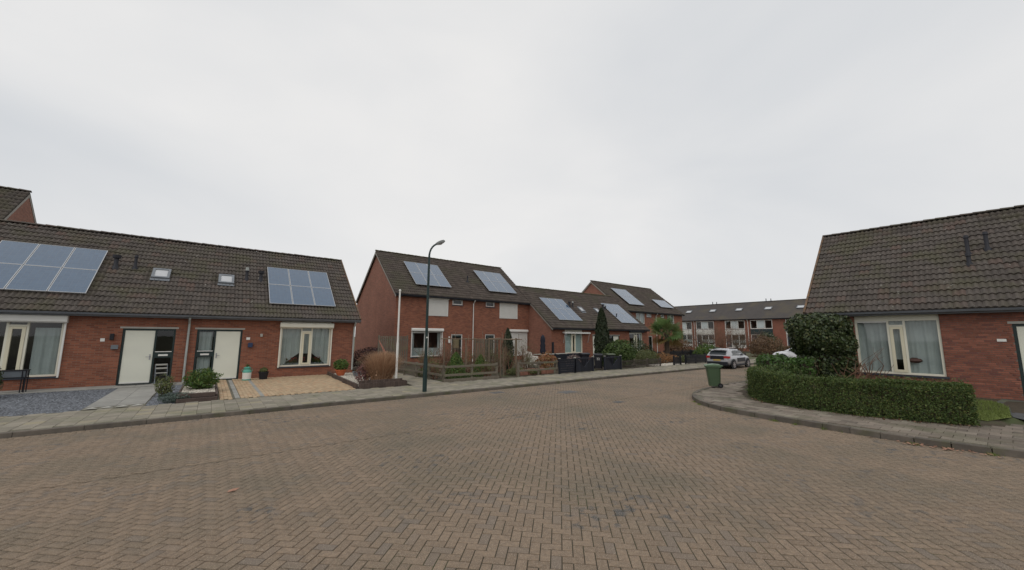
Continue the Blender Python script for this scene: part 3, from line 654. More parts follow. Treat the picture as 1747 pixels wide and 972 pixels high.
h = house('bungalow', 'red brick bungalow at the photo edge, with skylight and slate gravel front garden', (-7.6, 21.55, 0), 0, GRP_A)
W = 6.85
ops = [(1.08, 3.30, .55, 2.99), (4.86, 6.46, .08, 2.31)]
wall(h, 0, W, -.1, 3.0, ops, 'brick_front')
big_window(h, 1.08, 3.30, .55, 2.60, None, 'cream', 'half'); MB().box(1.08, .06, 2.602, 3.30, .11, 2.99).build('fascia_panel', 'cream', h); shutter(h, 1.02, 3.36, .5, 2.78, False, bh=.30)
front_door(h, 4.86, 6.46, .08, 2.31, 'L')
panels(h, 3, 2, .65, .47, 3.55)
roof(h, 0, W, YG, ZG, YR, 300, 'tile', [(.6, 3.75, .4, 3.3), (5.28, 5.98, 1.5, 2.3)])
skylight(h, 5.30, 1.66, 4.52); vent(h, 4.08, 2.19, 4.98, 0); vent(h, 4.69, 2.21, 4.99, 2, .62)
gutter(h, -.0, W - .002, YG, ZG); shell(h, 0, W, YR, 9.2, 2.9); MB().box(-.2, .25, -.1, 0, 9.0, 3.0).build('party_wall', 'brick_side', h)
MB().box(4.53, -.09, 1.86, 4.65, -.002, 2.10).build('wall_lamp', 'black', h, bevel=.015); MB().box(4.28, -.02, 1.80, 4.40, -.002, 1.92).build('number_plate', 'paper', h)
MB().box(4.60, -.1, 1.50, 4.80, -.002, 1.66).build('mail_box', 'pot_grey', h, bevel=.01)
h1 = h
h = house('bungalow', 'red brick bungalow with milk can and yellow paved forecourt', (-.75, 21.55, 0), 0, GRP_A)
ops = [(.30, 1.92, .08, 2.31), (3.45, 5.68, .58, 2.99)]
wall(h, 0, W, -.1, 3.0, ops, 'brick_front')
big_window(h, 3.45, 5.68, .58, 2.50, None, 'cream', 'swag'); MB().box(3.45, .06, 2.502, 5.68, .11, 2.99).build('fascia_panel', 'cream', h); shutter(h, 3.40, 5.73, .54, 2.68, False, 'shutter_cream', bh=.25)
front_door(h, .30, 1.92, .08, 2.31, 'R', net=True)
panels(h, 3, 2, 2.90, .42, 3.51)
roof(h, 0, W, YG, ZG, YR, 300, 'tile', [(2.85, 5.95, .35, 3.3), (.80, 1.5, 1.5, 2.3)], ov=(0, .18))
skylight(h, .84, 1.62, 4.49); vent(h, 1.97, 2.05, 4.84, 1, .62); vent(h, 2.58, 2.12, 4.90, 0, .5)
gutter(h, 0, W + .18, YG, ZG); shell(h, 0, W, YR, 9.2, 2.9); downpipe(h, .02, 2.80, m='pipe'); downpipe(h, 6.80, 2.78, -.07, 'pipe', .3)
gable(h, W + .003, .004, ZG + SLOPE*.35 - .12, YR, SLOPE, 9.1, 'brick_side', .22, -1)
MB().box(W + .12, YG, ZG - .16, W + .18, YG + .02, ZG - .02).build('barge_end', 'barge', h)
MB().prism([(YG, ZG - .04), (YR, ZG + SLOPE*(YR - YG) - .04), (YR, ZG + SLOPE*(YR - YG) - .2), (YG, ZG - .2)], W + .14, W + .175, 'x').build('barge_board', 'barge_dark', h)
MB().box(2.08, -.02, 1.86, 2.22, -.002, 1.97).build('number_plate', 'paper', h); MB().box(2.16, -.09, 1.52, 2.34, -.002, 1.72).build('mail_box', 'mailbox_blue', h, bevel=.01)
MB().box(2.60, -.08, 2.0, 2.70, -.002, 2.14).build('wall_lamp', 'lintel', h, bevel=.01)
# window plants of that house
wp = thing('window_plants', 'red and green potted plants behind the wide window with draped nets', 'plants', (-.75, 21.55, 0))
verge(h, W + .18, YG, ZG, YR, 1)
h2 = h

# ---- two storey house behind the left bungalow (only its gable top shows)
def two_storey(label, x0, yw, W, left_gable, right_gable, ops, n_ind=0, zg=5.05, yg=-.3, yr=4.5, back=9.3, m='tilefar', ovl=0, ovr=0):
    h = house('terraced_house', label, (x0, yw, 0), 0, GRP_B)
    wall(h, 0, W, -.1, zg + .12, ops, 'brick_front'); roof(h, 0, W, yg, zg, yr, n_ind, m, [], ov=(ovl, ovr)); gutter(h, -ovl, W + ovr - .002, yg, zg, 'gutter_dark')
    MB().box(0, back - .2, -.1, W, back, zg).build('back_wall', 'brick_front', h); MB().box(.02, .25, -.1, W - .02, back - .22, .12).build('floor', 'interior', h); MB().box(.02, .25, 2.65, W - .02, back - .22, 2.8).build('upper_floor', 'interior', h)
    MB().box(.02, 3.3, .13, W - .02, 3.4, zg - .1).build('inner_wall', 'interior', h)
    zf = zg + SLOPE*(0 - yg) - .12
    for on, x, s in ((left_gable, 0, 1), (right_gable, W, -1)):
        if on:
            gable(h, x - .003*s, .004, zf, yr, SLOPE, back, 'brick_side', .22, s)
            xa = x - s*ovl if s == 1 else x + ovr
            zr = zg + SLOPE*(yr - yg); yb = 2*yr - yg
            MB().prism([(yg, zg - .05), (yr, zr - .05), (yb, zg - .05), (yb, zg - .24), (yr, zr - .26), (yg, zg - .24)], xa, xa + .035*s, 'x').build('barge_board', 'barge', h)
    return h
two_storey('tall brick house end behind the near bungalow, only its tiled gable top in view', -7.6 - 6.2, 24.3, 6.2, False, True, [], 0, 5.02, -.3, 4.6, 9.5, 'tile', 0, .02)
# ---- tall pair in the middle
B1 = [(1.3, 3.70, .58, 2.56), (4.52, 5.52, .08, 2.22), (2.45, 4.10, 3.62, 5.02), (4.55, 5.50, 4.52, 4.98)]
h = two_storey('end house with brick gable and bramble garden, near the lamp post', 10.2, 26.5, 6.35, True, False, B1, 0, ovl=.16)
big_window(h, 1.3, 3.70, .58, 2.40, 2.56, 'white_paint', 'dark', (.42, .56)); shutter(h, 1.25, 3.75, .55, 2.62, False)
shutter(h, 2.40, 4.15, 3.58, 5.08, True); MB().box(2.45, .05, 3.62, 4.10, .1, 5.02).build('window', 'white_paint', h)
plain_window(h, 4.55, 5.50, 4.50, 4.98, t=.10); 
def simple_door(h, x0, x1, z0, z1, m='white_paint', leafm='dark_green', glass=True):
    mb = MB(); frame_boxes(mb, x0, x1, z0, z1, .07, .04, .13); d = mb.build('door', m, h)
    lf = MB(); frame_boxes(lf, x0 + .075, x1 - .075, z0 + .07, z1 - .075, .12, .05, .1); lf.box(x0 + .19, .055, z0 + .95, x1 - .19, .095, z0 + 1.08); lf.build('leaf', leafm, d)
    pane(d, x0 + .19, x1 - .19, z0 + 1.08, z1 - .19, .075); pane(d, x0 + .19, x1 - .19, z0 + .19, z0 + .95, .075)
    MB().box(x1 - .16, .0, z0 + 1.0, x1 - .12, .05, z0 + 1.14).build('handle', 'steel', d); return d
d = simple_door(h, 4.52, 5.52, .08, 2.22); MB().box(4.75, .15, 1.1, 5.3, .17, 1.85).build('paper_blind', 'kraft', d)
MB().box(4.25, -.05, 1.55, 4.43, -.002, 1.88).build('mail_box', 'paper', h, bevel=.008); MB().box(4.28, -.02, 1.95, 4.40, -.002, 2.05).build('number_plate', 'paper', h)
panels(h, 3, 2, 1.68, .52, 5.83); downpipe(h, 6.45, 4.95, -.07, 'pipe_white'); 
B2 = [(1.33, 2.30, .08, 2.24), (3.86, 5.75, .46, 2.60), (1.35, 2.25, 4.54, 4.96), (2.80, 4.62, 3.64, 5.06)]
h = two_storey('middle house with closed white roller shutters above and below', 16.55, 26.5, 6.05, False, True, B2, 0, ovr=.1)
simple_door(h, 1.33, 2.30, .08, 2.24); plain_window(h, 1.35, 2.25, 4.50, 4.96, t=.10)
shutter(h, 2.75, 4.67, 3.60, 5.10, True); shutter(h, 3.80, 5.80, .42, 2.66, True); MB().box(2.80, .05, 3.64, 4.62, .1, 5.06).build('window', 'white_paint', h); MB().box(3.86, .05, .46, 5.75, .1, 2.60).build('window', 'white_paint', h)
panels(h, 3, 2, 2.0, .52, 5.83); vent(h, .56, 1.72, 6.75, 2, .5)
# ---- bungalow pair beyond
def bung_b(label, x0, mirror, W=7.1):
    h = house('bungalow', label, (x0, 23.6, 0), 0, GRP_A)
    if not mirror: ow, od = (1.62, 3.88), (5.25, 6.80)
    else: ow, od = (3.80, 6.05), (.30, 2.15)
    wall(h, 0, W, -.1, 2.95, [(*ow, .66, 2.93), (*od, .08, 2.22)], 'brick_front')
    if not mirror:
        big_window(h, *ow, .66, 2.52, None, 'cream', 'teal'); front_door(h, *od, .08, 2.22, 'L', .86)
        MB().box(ow[0], .06, 2.522, ow[1], .11, 2.93).build('fascia_panel', 'cream', h)
        aw = MB().prism([(-.30, 2.36), (-.30, 2.46), (-.05, 2.52), (-.002, 2.52), (-.002, 2.40)], ow[0] - .3, ow[1] + .75, 'x').build('awning', 'white_paint', h)
        r = MB(); r.tube([(ow[0] - .22, -.25, 2.38), (ow[0] - .22, -.03, 1.55)], .018, 6); r.tube([(ow[1] + .66, -.25, 2.38), (ow[1] + .66, -.03, 1.55)], .018, 6); r.build('awning_arm', 'pipe', aw)
    else:
        big_window(h, *ow, .66, 2.50, None, 'cream', 'dark'); front_door(h, *od, .08, 2.22, 'R', .86)
        MB().box(ow[0], .06, 2.502, ow[1], .11, 2.93).build('fascia_panel', 'cream', h)
        MB().prism([(-.22, 2.56), (-.22, 2.70), (-.12, 2.78), (-.002, 2.78), (-.002, 2.54)], ow[0] - .1, ow[1] + .1, 'x').build('awning', 'navy', h)
    roof(h, 0, W, -.3, 2.82, 4.6, 0, 'tilefar', [], ov=(.14 if not mirror else 0, .14 if mirror else 0)); gutter(h, -.12 if not mirror else 0, W, -.3, 2.82, 'gutter_dark')
    shell(h, 0, W, 4.6, 9.2, 2.8)
    s, x = (1, 0) if not mirror else (-1, W)
    gable(h, x - .003*s, .004, 2.82 + SLOPE*.3 - .12, 4.6, SLOPE, 9.2, 'brick_side', .22, s)
    xa = x - .14*s; zr = 2.82 + SLOPE*4.9
    MB().prism([(-.3, 2.77), (4.6, zr - .05), (4.6, zr - .22), (-.3, 2.62)], xa, xa + .035*s, 'x').build('barge_board', 'barge', h)
    return h
h = bung_b('bungalow with pale blinds, white awning and heart wreath behind the dark bins', 22.6, False)
panels(h, 3, 2, 1.42, .50, 3.46); skylight(h, 5.65, 1.72, 4.46, .6, .75); vent(h, 4.72, 2.35, 4.97, 0, .5); vent(h, 5.12, 2.3, 4.93, 1, .55); vent(h, 4.5, 2.1, 4.78, 2, .3)
hw = thing('heart_wreath', 'dark heart shaped wreath hanging on the cream bungalow door', 'wreath', (22.6 + 5.75, 23.6, 1.5))
ht = [(.17*math.sin(a)**3, -.02, .011*(13*math.cos(a) - 5*math.cos(2*a) - 2*math.cos(3*a) - math.cos(4*a))) for a in np.linspace(0, 2*PI, 29)]
MB().tube(ht, .035, 6, False).build('ring', 'heart', hw)
h = bung_b('bungalow behind the tall dark conifer and the laurel bush', 29.7, True, 6.9)
panels(h, 3, 2, 3.15, .46, 3.43); skylight(h, .95, 1.70, 4.44, .6, .75); vent(h, 2.75, 2.4, 5.0, 0, .5); vent(h, 3.02, 2.3, 4.92, 1, .5); vent(h, 3.4, 1.2, 4.05, 2, .45)
# ---- second tall pair
C1 = [(2.45, 4.20, 3.65, 5.02), (4.60, 5.65, 4.5, 4.98), (4.85, 5.65, .08, 2.24)]
h = two_storey('second tall pair, house with lace curtained bedroom window, joined to the bungalow', 36.6, 26.5, 6.3, True, False, C1, 0, ovl=.12)
plain_window(h, 2.45, 4.20, 3.65, 5.02, (.5,), cur='curtain'); plain_window(h, 4.60, 5.65, 4.5, 4.98, cur='curtain'); simple_door(h, 4.85, 5.65, .08, 2.24)
panels(h, 3, 2, 1.85, .48, 5.82); downpipe(h, 6.5, 4.95, -.07, 'pipe_white')
C2 = [(1.40, 2.20, 4.5, 4.98), (2.85, 4.55, 3.65, 4.96)]
h = two_storey('last house of the tall pair, right behind the palm tree', 42.9, 26.5, 6.5, False, True, C2, 0, ovr=.12)
plain_window(h, 1.40, 2.20, 4.5, 4.98, cur='curtain'); plain_window(h, 2.85, 4.55, 3.65, 4.96, (.5,), cur='curtain'); panels(h, 3, 1, 2.3, .48, 5.82)

# ---- terrace across the end of the street (facade towards -x)
def terrace(label, ytop, W=4.3, win=(), band='panel_white', green=False, door=True):
    h = house('terrace_house', label, (67, ytop, 0), -PI/2, GRP_F)
    a, b = win; ops = [(a, b, 3.46, 4.84), (a, b, .45, 2.60)]
    wall(h, 0, W, -.1, 5.05, ops, 'brick_far')
    plain_window(h, a, b, 3.46, 4.84, (.31, .66), 'white_paint', t=.10)
    wn = MB().box(a + (b - a)*.33, .02, 3.58, a + (b - a)*.64, .045, 4.72).build('window_panel', 'panel_pale', h)
    MB().box(a, -.03, 2.62, b, -.004, 3.40).build('spandrel_panel', band, h)
    mb = MB(); frame_boxes(mb, a, b, .45, 2.60, .09, .05, .14); mb.box(a + .88, .05, .54, a + .98, .14, 2.51); mb.box(a + 2.0, .05, .95, a + 2.08, .14, 2.51); mb.box(a + .98, .05, .86, b - .09, .14, .95)
    g = mb.build('window', 'white_paint', h); pane(g, a + .98, a + 2.0, .95, 2.51, .09); pane(g, a + 2.08, b - .09, .95, 2.51, .09)
    MB().box(a + .98, .06, .54, b - .09, .12, .86).build('apron_panel', 'panel_white', g)
    d = MB().box(a + .09, .06, .2, a + .88, .12, 2.28).build('door', 'gutter_dark', h); MB().box(a + .3, .045, 1.15, a + .6, .058, 1.22).build('letter_slot', 'white_paint', d); pane(d, a + .09, a + .88, 2.32, 2.51, .09)
    curtain(g, a + 1.0, b - .1, 1.2, 1.75, .3, 'curtain', .01)
    roof(h, 0, W, -.3, 5.05, 5.0, 0, 'tilefar', slope=.5755, flat='tile_far_terrace'); gutter(h, 0, W - .002, -.3, 5.05, 'gutter_dark')
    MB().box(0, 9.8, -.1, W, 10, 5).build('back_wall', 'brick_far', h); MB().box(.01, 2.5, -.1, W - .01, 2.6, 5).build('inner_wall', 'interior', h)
    MB().box(0, 4.85, 8.02, W, 5.15, 8.12).build('ridge', 'tile_far_terrace', h)
    th = math.atan(.5755); xs = W/2 - .45
    fm = MB(); frame_boxes_xy(fm, 0, 1.0, 0, .85, .09, .02, .12); f = fm.build('skylight', 'frame_grey', h, loc=(xs, 2.2, 5.05 + .5755*2.5)); f.rotation_euler = (th, 0, 0); MB().box(.09, .09, .04, .91, .76, .10).build('blind', 'blind', f)
    return h
def far_edge(h, pipe):
    if pipe: downpipe(h, .05, 4.95, -.07, 'pipe_white')
# along +x local = -Y world: local x = ytop - Y
far = [(42.4, (.85, 3.95), 'panel_white', 'terrace house at the far end, mostly hidden behind the last tall house'), (38.1, (.80, 3.90), 'panel_white', 'terrace house with cream panels next to the tall house corner'),
       (33.8, (.30, 3.40), 'panel_white', 'terrace house with pale grey panel between its upstairs panes, above the bare shrubs'), (29.5, (.85, 3.87), 'panel_white', 'terrace house with a white downpipe behind the bare brown shrubs'),
       (25.2, (.35, 3.41), 'panel_green', 'terrace house with dark green band and grey front door'), (20.9, (.80, 3.80), 'panel_white', 'terrace house half hidden behind the big ivy shrub'), (16.6, (.3, 3.3), 'panel_white', 'terrace house hidden behind the corner bungalow roof')]
for i, (yt, wn, bd, lb) in enumerate(far):
    h = terrace(lb, yt, 4.3, wn, bd); far_edge(h, yt in (33.8, 25.2))
    if yt in (33.8, 25.2): vent(h, 1.2, 4.9, 8.08, 2, .45); vent(h, 1.9, 4.9, 8.08, 2, .4)

# ---- corner bungalow on the right, its front towards the side road
RH = math.radians(-87.5)
h = house('bungalow', 'corner bungalow with moss flecked tile roof behind the clipped hedge', (18.8, 4.75, 0), RH, GRP_A)
ow = (1.28, 3.40); od = (4.86, 6.46); W = 11.0
ops = [(*ow, .88, 3.12), (*od, .38, 2.56)]
BZ = .2
# backing wall in mortar colour with every brick laid proud of it
mat('mortar', (.20, .15, .12), (.15, .115, .095), 10, .95)
wl = wall(h, 0, W, -.1, 3.15, ops, 'mortar', .008)
bx = []
for c in range(int((3.13 - BZ)/.0625)):
    z = BZ + c*.0625; x = -.11*(c % 2) + (.055 if c % 4 > 1 else 0)
    while x < W:
        a, b = max(x, 0), min(x + .21, W)
        segs = [(a, b)]
        for o_ in ops:
            if z + .05 > o_[2] and z < o_[3]:
                segs = [q for s0, s1 in segs for q in ((s0, min(s1, o_[0])), (max(s0, o_[1]), s1)) if q[1] - q[0] > .03]
        bx += [(s0, s1, z) for s0, s1 in segs if s1 - s0 > .03]; x += .22
Mh = h.matrix_basis; hidden = lambda x, z: x < 3.0
full = [(i, dist(Mh @ Vector(((q[0] + q[1])/2, 0, q[2])))) for i, q in enumerate(bx) if abs(q[1] - q[0] - .21) < .001 and q[0] > 2.9 and in_view(Mh @ Vector(((q[0] + q[1])/2, 0, q[2])), -4)]
full.sort(key=lambda q: q[1]); indb = [q[0] for q in full[:300]]
V0, F0 = slab_arrays(.21, .052, .012, .003)
V0b = np.stack([V0[:, 0], -V0[:, 2] - .0, V0[:, 1]], 1)
bme = bpy.data.meshes.new('brick'); bme.from_pydata(V0b.tolist(), [], F0[:, ::-1].tolist()); bme.materials.append(MATS['brick_OBJ'])
for i in indb: q = bx[i]; inst('brick', bme, wl, ((q[0] + q[1])/2, random.uniform(-.0015, .0015), q[2] + .026), (0, random.gauss(0, .003), 0))
rest = np.setdiff1d(np.arange(len(bx)), indb); BX = np.array(bx)[rest]
sc_ = ((BX[:, 1] - BX[:, 0])/.21)[:, None]
VV = np.stack([V0b[None, :, 0]*sc_ + ((BX[:, 0] + BX[:, 1])/2)[:, None], np.repeat(V0b[None, :, 1], len(BX), 0) + rng.uniform(-.0015, .0015, (len(BX), 1)), V0b[None, :, 2] + BX[:, 2:3] + .026], -1)
np_mesh('bricks', VV.reshape(-1, 3), (F0[:, ::-1][None] + (np.arange(len(BX))*len(V0b))[:, None, None]).reshape(-1, 4), 'brick_GEO', wl, np.repeat(rng.random(len(BX)), len(V0b)), kind='stuff')
wn = big_window(h, *ow, .88, 2.78, None, 'cream', 'net', (.40, .62), blind=True); MB().box(ow[0], .06, 2.782, ow[1], .11, 3.12).build('fascia_panel', 'cream', h)
front_door(h, *od, .38, 2.56, 'L')
MB().box(4.53, -.02, 2.03, 4.71, -.004, 2.11).build('number_plate', 'paper', h)
roof(h, 0, W, -.3, 3.05, 4.62, 300, 'tile', [], ov=(.16, 0)); gutter(h, -.14, W, -.3, 3.05); shell(h, 0, W, 4.6, 9.2, 3.0)
gable(h, -.003, .006, 3.05 + SLOPE*.3 - .12, 4.62, SLOPE, 9.2, 'brick_side', .22, 1)
MB().prism([(-.3, 3.0), (4.62, 3.0 + SLOPE*4.92), (4.62, 2.84 + SLOPE*4.92), (-.3, 2.84)], -.16, -.125, 'x').build('barge_board', 'terracotta', h)
vent(h, 4.27, 2.25, 5.1, 2, .72); vent(h, 4.25, 1.7, 4.66, 2, .42); vent(h, 4.72, 2.4, 5.23, 2, .66); skylight(h, 5.75, 1.9, 4.85, .6, .9)
hb = thing('hanging_bowl', 'round brown bowl of moss behind the right pane of the corner bungalow', 'plant bowl', Mh @ Vector((2.72, .22, 1.36)))
MB().lathe([(.02, -.09), (.12, -.07), (.19, -.01), (.16, .05), (.08, .09), (.01, .1)], 14).build('bowl', 'heart', hb, smooth=True); MB().tube([(0, 0, .09), (0, 0, 1.35)], .004, 5).build('cord', 'num_dark', hb)
verge(h, -.16, -.3, 3.05, 4.62, -1)
h3 = h

# ------------------------------------------------------------------ plants
def unit(n):
    v = rng.normal(size=(n, 3)); return v/np.linalg.norm(v, axis=1, keepdims=True)
def leaf_quads(P, Nn, size, asp=.55, spread=.8, droop=0.):
    """One rhombic leaf per point, facing roughly along Nn; returns vertices, faces and a value per vertex."""
    n = len(P); Nn = Nn + rng.normal(0, spread, (n, 3)); Nn /= np.linalg.norm(Nn, axis=1, keepdims=True) + 1e-9
    t = np.cross(Nn, unit(n)); t[:, 2] -= droop; t -= (t*Nn).sum(1, keepdims=True)*Nn; t /= np.linalg.norm(t, axis=1, keepdims=True) + 1e-9; b = np.cross(Nn, t)
    s = (size*rng.uniform(.45, 1.55, n))[:, None]; w_ = s*asp
    V = np.stack([P - t*s*.5, P + b*w_*.5 + Nn*s*.08, P + t*s*.5, P - b*w_*.5 + Nn*s*.08], 1)
    return V.reshape(-1, 3), np.arange(4*n).reshape(n, 4), np.repeat(rng.random(n), 4)
def lump(d, seed, amp=.22, f=3.):
    """Uneven radius for direction vectors d."""
    r = np.zeros(len(d)); g = np.random.default_rng(seed)
    for k in range(6):
        a = g.normal(size=3)*f*(1 + .35*k); r += math.pow(.8, k)*np.sin(d @ a + g.uniform(0, 6.3))
    return 1 + amp*r/2.4
def crown(parent, name, c, rad, n, size, m, asp=.55, seed=1, amp=.22, inner=.45, flat_bottom=None, spread=.8, f=3., box=0):
    d = unit(n)
    if box: d = d/(np.abs(d)**box).sum(1, keepdims=True)**(1/box)
    r = np.where(rng.random(n) < inner, rng.uniform(.35, 1, n), rng.uniform(.86, 1.04, n))*lump(d, seed, amp, f)
    P = d*r[:, None]*np.array(rad)
    if flat_bottom is not None: P[:, 2] = np.maximum(P[:, 2], -rad[2]*flat_bottom)
    V, F, R = leaf_quads(P + np.array(c), d, size, asp, spread)
    return np_mesh(name, V, F, m, parent, R)
def branches(mb, p, d, L, r, depth, kids=3, sp=.6, up=.15, seg=3):
    pts = [Vector(p)]; dd = Vector(d).normalized(); rr = [r]
    for k in range(seg):
        dd = (dd + Vector((random.gauss(0, .16), random.gauss(0, .16), random.gauss(up, .1)))).normalized(); pts.append(pts[-1] + dd*(L/seg)); rr.append(r*(1 - .55*(k + 1)/seg))
    mb.tube(pts, rr, 4 if r > .006 else 3, False)
    if depth > 0:
        for _ in range(kids):
            k = random.randint(1, seg); q = pts[k]; nd = dd + Vector((random.gauss(0, sp), random.gauss(0, sp), random.gauss(.1, sp*.6)))
            branches(mb, q, nd, L*random.uniform(.5, .75), rr[k]*.7, depth - 1, kids, sp, up, seg)
def bare_shrub(name, label, loc, hh, n=7, spread=.5, depth=3, m='twig', kids=3, r=.014, group=None, leaves=None):
    t = thing(name, label, 'shrub', loc, 0, group); mb = MB()
    for _ in range(n): branches(mb, (random.gauss(0, .08), random.gauss(0, .08), -.02), (random.gauss(0, spread), random.gauss(0, spread), 1), hh*random.uniform(.45, .65), r, depth, kids)
    mb.build('branches', m, t)
    if leaves:
        num, size, lm = leaves; d = unit(num); P = d*np.array([hh*.42, hh*.42, hh*.36])*rng.uniform(.3, 1, (num, 1)) + np.array([0, 0, hh*.55]); V, F, R = leaf_quads(P, d, size); np_mesh('leaves', V, F, lm, t, R)
    return t
def bush(name, label, cat, loc, rad, n, size, m, seed=1, amp=.2, asp=.55, group=None, inner=.45, stem=True, lift=.9, f=3., spread=.8):
    """A leafy shrub on the ground: crown of leaves over a few woody stems."""
    t = thing(name, label, cat, loc, 0, group); crown(t, 'foliage', (0, 0, rad[2]*lift), rad, n, size, m, asp, seed, amp, inner, .92, spread, f)
    if stem:
        mb = MB()
        for _ in range(6): branches(mb, (random.gauss(0, rad[0]*.12), random.gauss(0, rad[1]*.12), -.02), (random.gauss(0, .45), random.gauss(0, .45), 1), rad[2]*1.1, .016, 1, 2)
        mb.build('stem', 'twig', t)
    return t
def hedge(name, label, path, wd, hgt, z0f, n, size, m, asp=.55, wob=.035, group=None):
    t = thing(name, label, 'hedge', (0, 0, 0), 0, group); pts = smooth_path(path, .1); A = np.array([(p.x, p.y) for p in pts]); T_ = np.gradient(A, axis=0); T_ /= np.linalg.norm(T_, axis=1, keepdims=True); Nn = np.stack([-T_[:, 1], T_[:, 0]], 1)
    per = 2*hgt + wd; i = rng.integers(0, len(A), n); u = rng.uniform(0, per, n); jt = rng.uniform(-.06, .06, n)
    off = np.where(u < hgt, -wd/2, np.where(u < hgt + wd, u - hgt - wd/2, wd/2)); zz = np.where(u < hgt, u, np.where(u < hgt + wd, hgt, hgt - (u - hgt - wd)))
    dep = np.where(rng.random(n) < .35, rng.uniform(0, .16, n), rng.uniform(-.01, .03, n))
    dep = np.where(rng.random(n) < .05, rng.uniform(-.10, -.02, n), dep)
    nx = np.where(u < hgt, -1., np.where(u < hgt + wd, 0., 1.)); nz = np.where((u >= hgt) & (u < hgt + wd), 1., 0.)
    ends = rng.random(n) < .06; i = np.where(ends, np.where(rng.random(n) < .5, 0, len(A) - 1), i); off = np.where(ends, rng.uniform(-wd/2, wd/2, n), off); zz = np.where(ends, rng.uniform(0, hgt, n), zz)
    # rounded shoulders and an uneven face
    sh = np.clip((zz - (hgt - .12))/.12, 0, 1)*np.clip((np.abs(off) - (wd/2 - .12))/.12, 0, 1)
    wv = wob*(np.sin(i*.21 + zz*5) + np.sin(i*.083 + zz*9 + 2) + .7*np.sin(i*.53 + zz*3))/2
    off = off - nx*(dep) + nx*wv - np.sign(off)*sh*.05; zz = zz - nz*dep + nz*wv*.8 - sh*.03
    b = A[i] + Nn[i]*off[:, None] + T_[i]*jt[:, None]; zb = np.array([z0f(x, y) for x, y in b])
    P = np.concatenate([b, (zb + np.maximum(zz, .03))[:, None]], 1); Dn = np.concatenate([Nn[i]*nx[:, None], nz[:, None]], 1); Dn += .3
    V, F, R = leaf_quads(P, Dn - .3, size, asp, .7); np_mesh('foliage', V, F, m, t, R)
    mb = MB()   # woody inside
    for q in range(0, len(A), 3):
        p = A[q]; z = z0f(*p)
        for _ in range(2): branches(mb, (p[0] + random.gauss(0, wd*.15), p[1] + random.gauss(0, wd*.15), z - .03), (random.gauss(0, .3), random.gauss(0, .3), 1), hgt*.75, .012, 1, 3, .5, .1, 2)
    mb.build('branches', 'twig', t)
    # dense twiggy heart that keeps daylight from passing through
    c = MB(); st = list(range(0, len(A), 4)) + [len(A) - 1]
    for a_, b_ in zip(st, st[1:]):
        pa, pb, na, nb = A[a_], A[b_], Nn[a_]*(wd/2 - .13), Nn[b_]*(wd/2 - .13); za, zb_ = z0f(*pa), z0f(*pb)
        c.add([(*(pa - na), za + .1), (*(pa + na), za + .1), (*(pb + nb), zb_ + .1), (*(pb - nb), zb_ + .1), (*(pa - na), za + hgt - .13), (*(pa + na), za + hgt - .13), (*(pb + nb), zb_ + hgt - .13), (*(pb - nb), zb_ + hgt - .13)],
              [(0, 3, 7, 4), (1, 5, 6, 2), (4, 7, 6, 5), (0, 4, 5, 1), (3, 2, 6, 7)])
    c.build('twig_heart', 'bark', t)
    return t
def cone_tree(name, label, loc, hgt, r, n, size, m='conifer_leaf', cat='conifer', prof=None, group=None):
    t = thing(name, label, cat, loc, 0, group); u = rng.random(n)**.8; a = rng.uniform(0, 2*PI, n)
    pr = prof(u) if prof else np.minimum(1, .35 + u*3)*np.clip((1 - u)*2.2, 0, 1)**.6
    rr = r*pr*np.where(rng.random(n) < .4, rng.uniform(.3, 1, n), rng.uniform(.88, 1.06, n))*(1 + .09*np.sin(a*5 + u*23) + .07*np.sin(a*9 - u*41))
    P = np.stack([rr*np.cos(a), rr*np.sin(a), .06 + u*hgt], 1); D = np.stack([np.cos(a), np.sin(a), np.full(n, .5)], 1)
    V, F, R = leaf_quads(P, D, size, .45, .6, -.9); np_mesh('crown', V, F, m, t, R)
    MB().tube([(0, 0, -.05), (0, 0, hgt*.85)], [.07, .02], 7).build('trunk', 'bark', t); return t
def chips(name, label, cat, poly, z, n, size, m, flat=.5):
    xs = [p[0] for p in poly]; ys = [p[1] for p in poly]; P = np.stack([rng.uniform(min(xs), max(xs), n), rng.uniform(min(ys), max(ys), n)], 1); P = P[inside(P, poly)]; k = len(P)
    B = np.array([(1, 0, 0), (0, 1, 0), (-1, 0, 0), (0, -1, 0), (0, 0, 1)], float); s = (size*rng.uniform(.5, 1.3, k))[:, None]; a = rng.uniform(0, 6.3, k)[:, None]
    V = np.stack([(B[None, :, 0]*np.cos(a) - B[None, :, 1]*np.sin(a)*.7)*s, (B[None, :, 0]*np.sin(a) + B[None, :, 1]*np.cos(a)*.7)*s, B[None, :, 2]*s*flat + z + rng.uniform(-.005, .008, (k, 1))], -1) + np.concatenate([P, np.zeros((k, 1))], 1)[:, None]
    F = np.array([(0, 1, 4), (1, 2, 4), (2, 3, 4), (3, 0, 4)])[None] + (np.arange(k)*5)[:, None, None]
    o = np_mesh(name, V.reshape(-1, 3), F.reshape(-1, 3), m, None, np.repeat(rng.random(k), 5), kind='stuff'); tag(o, label, cat); return o
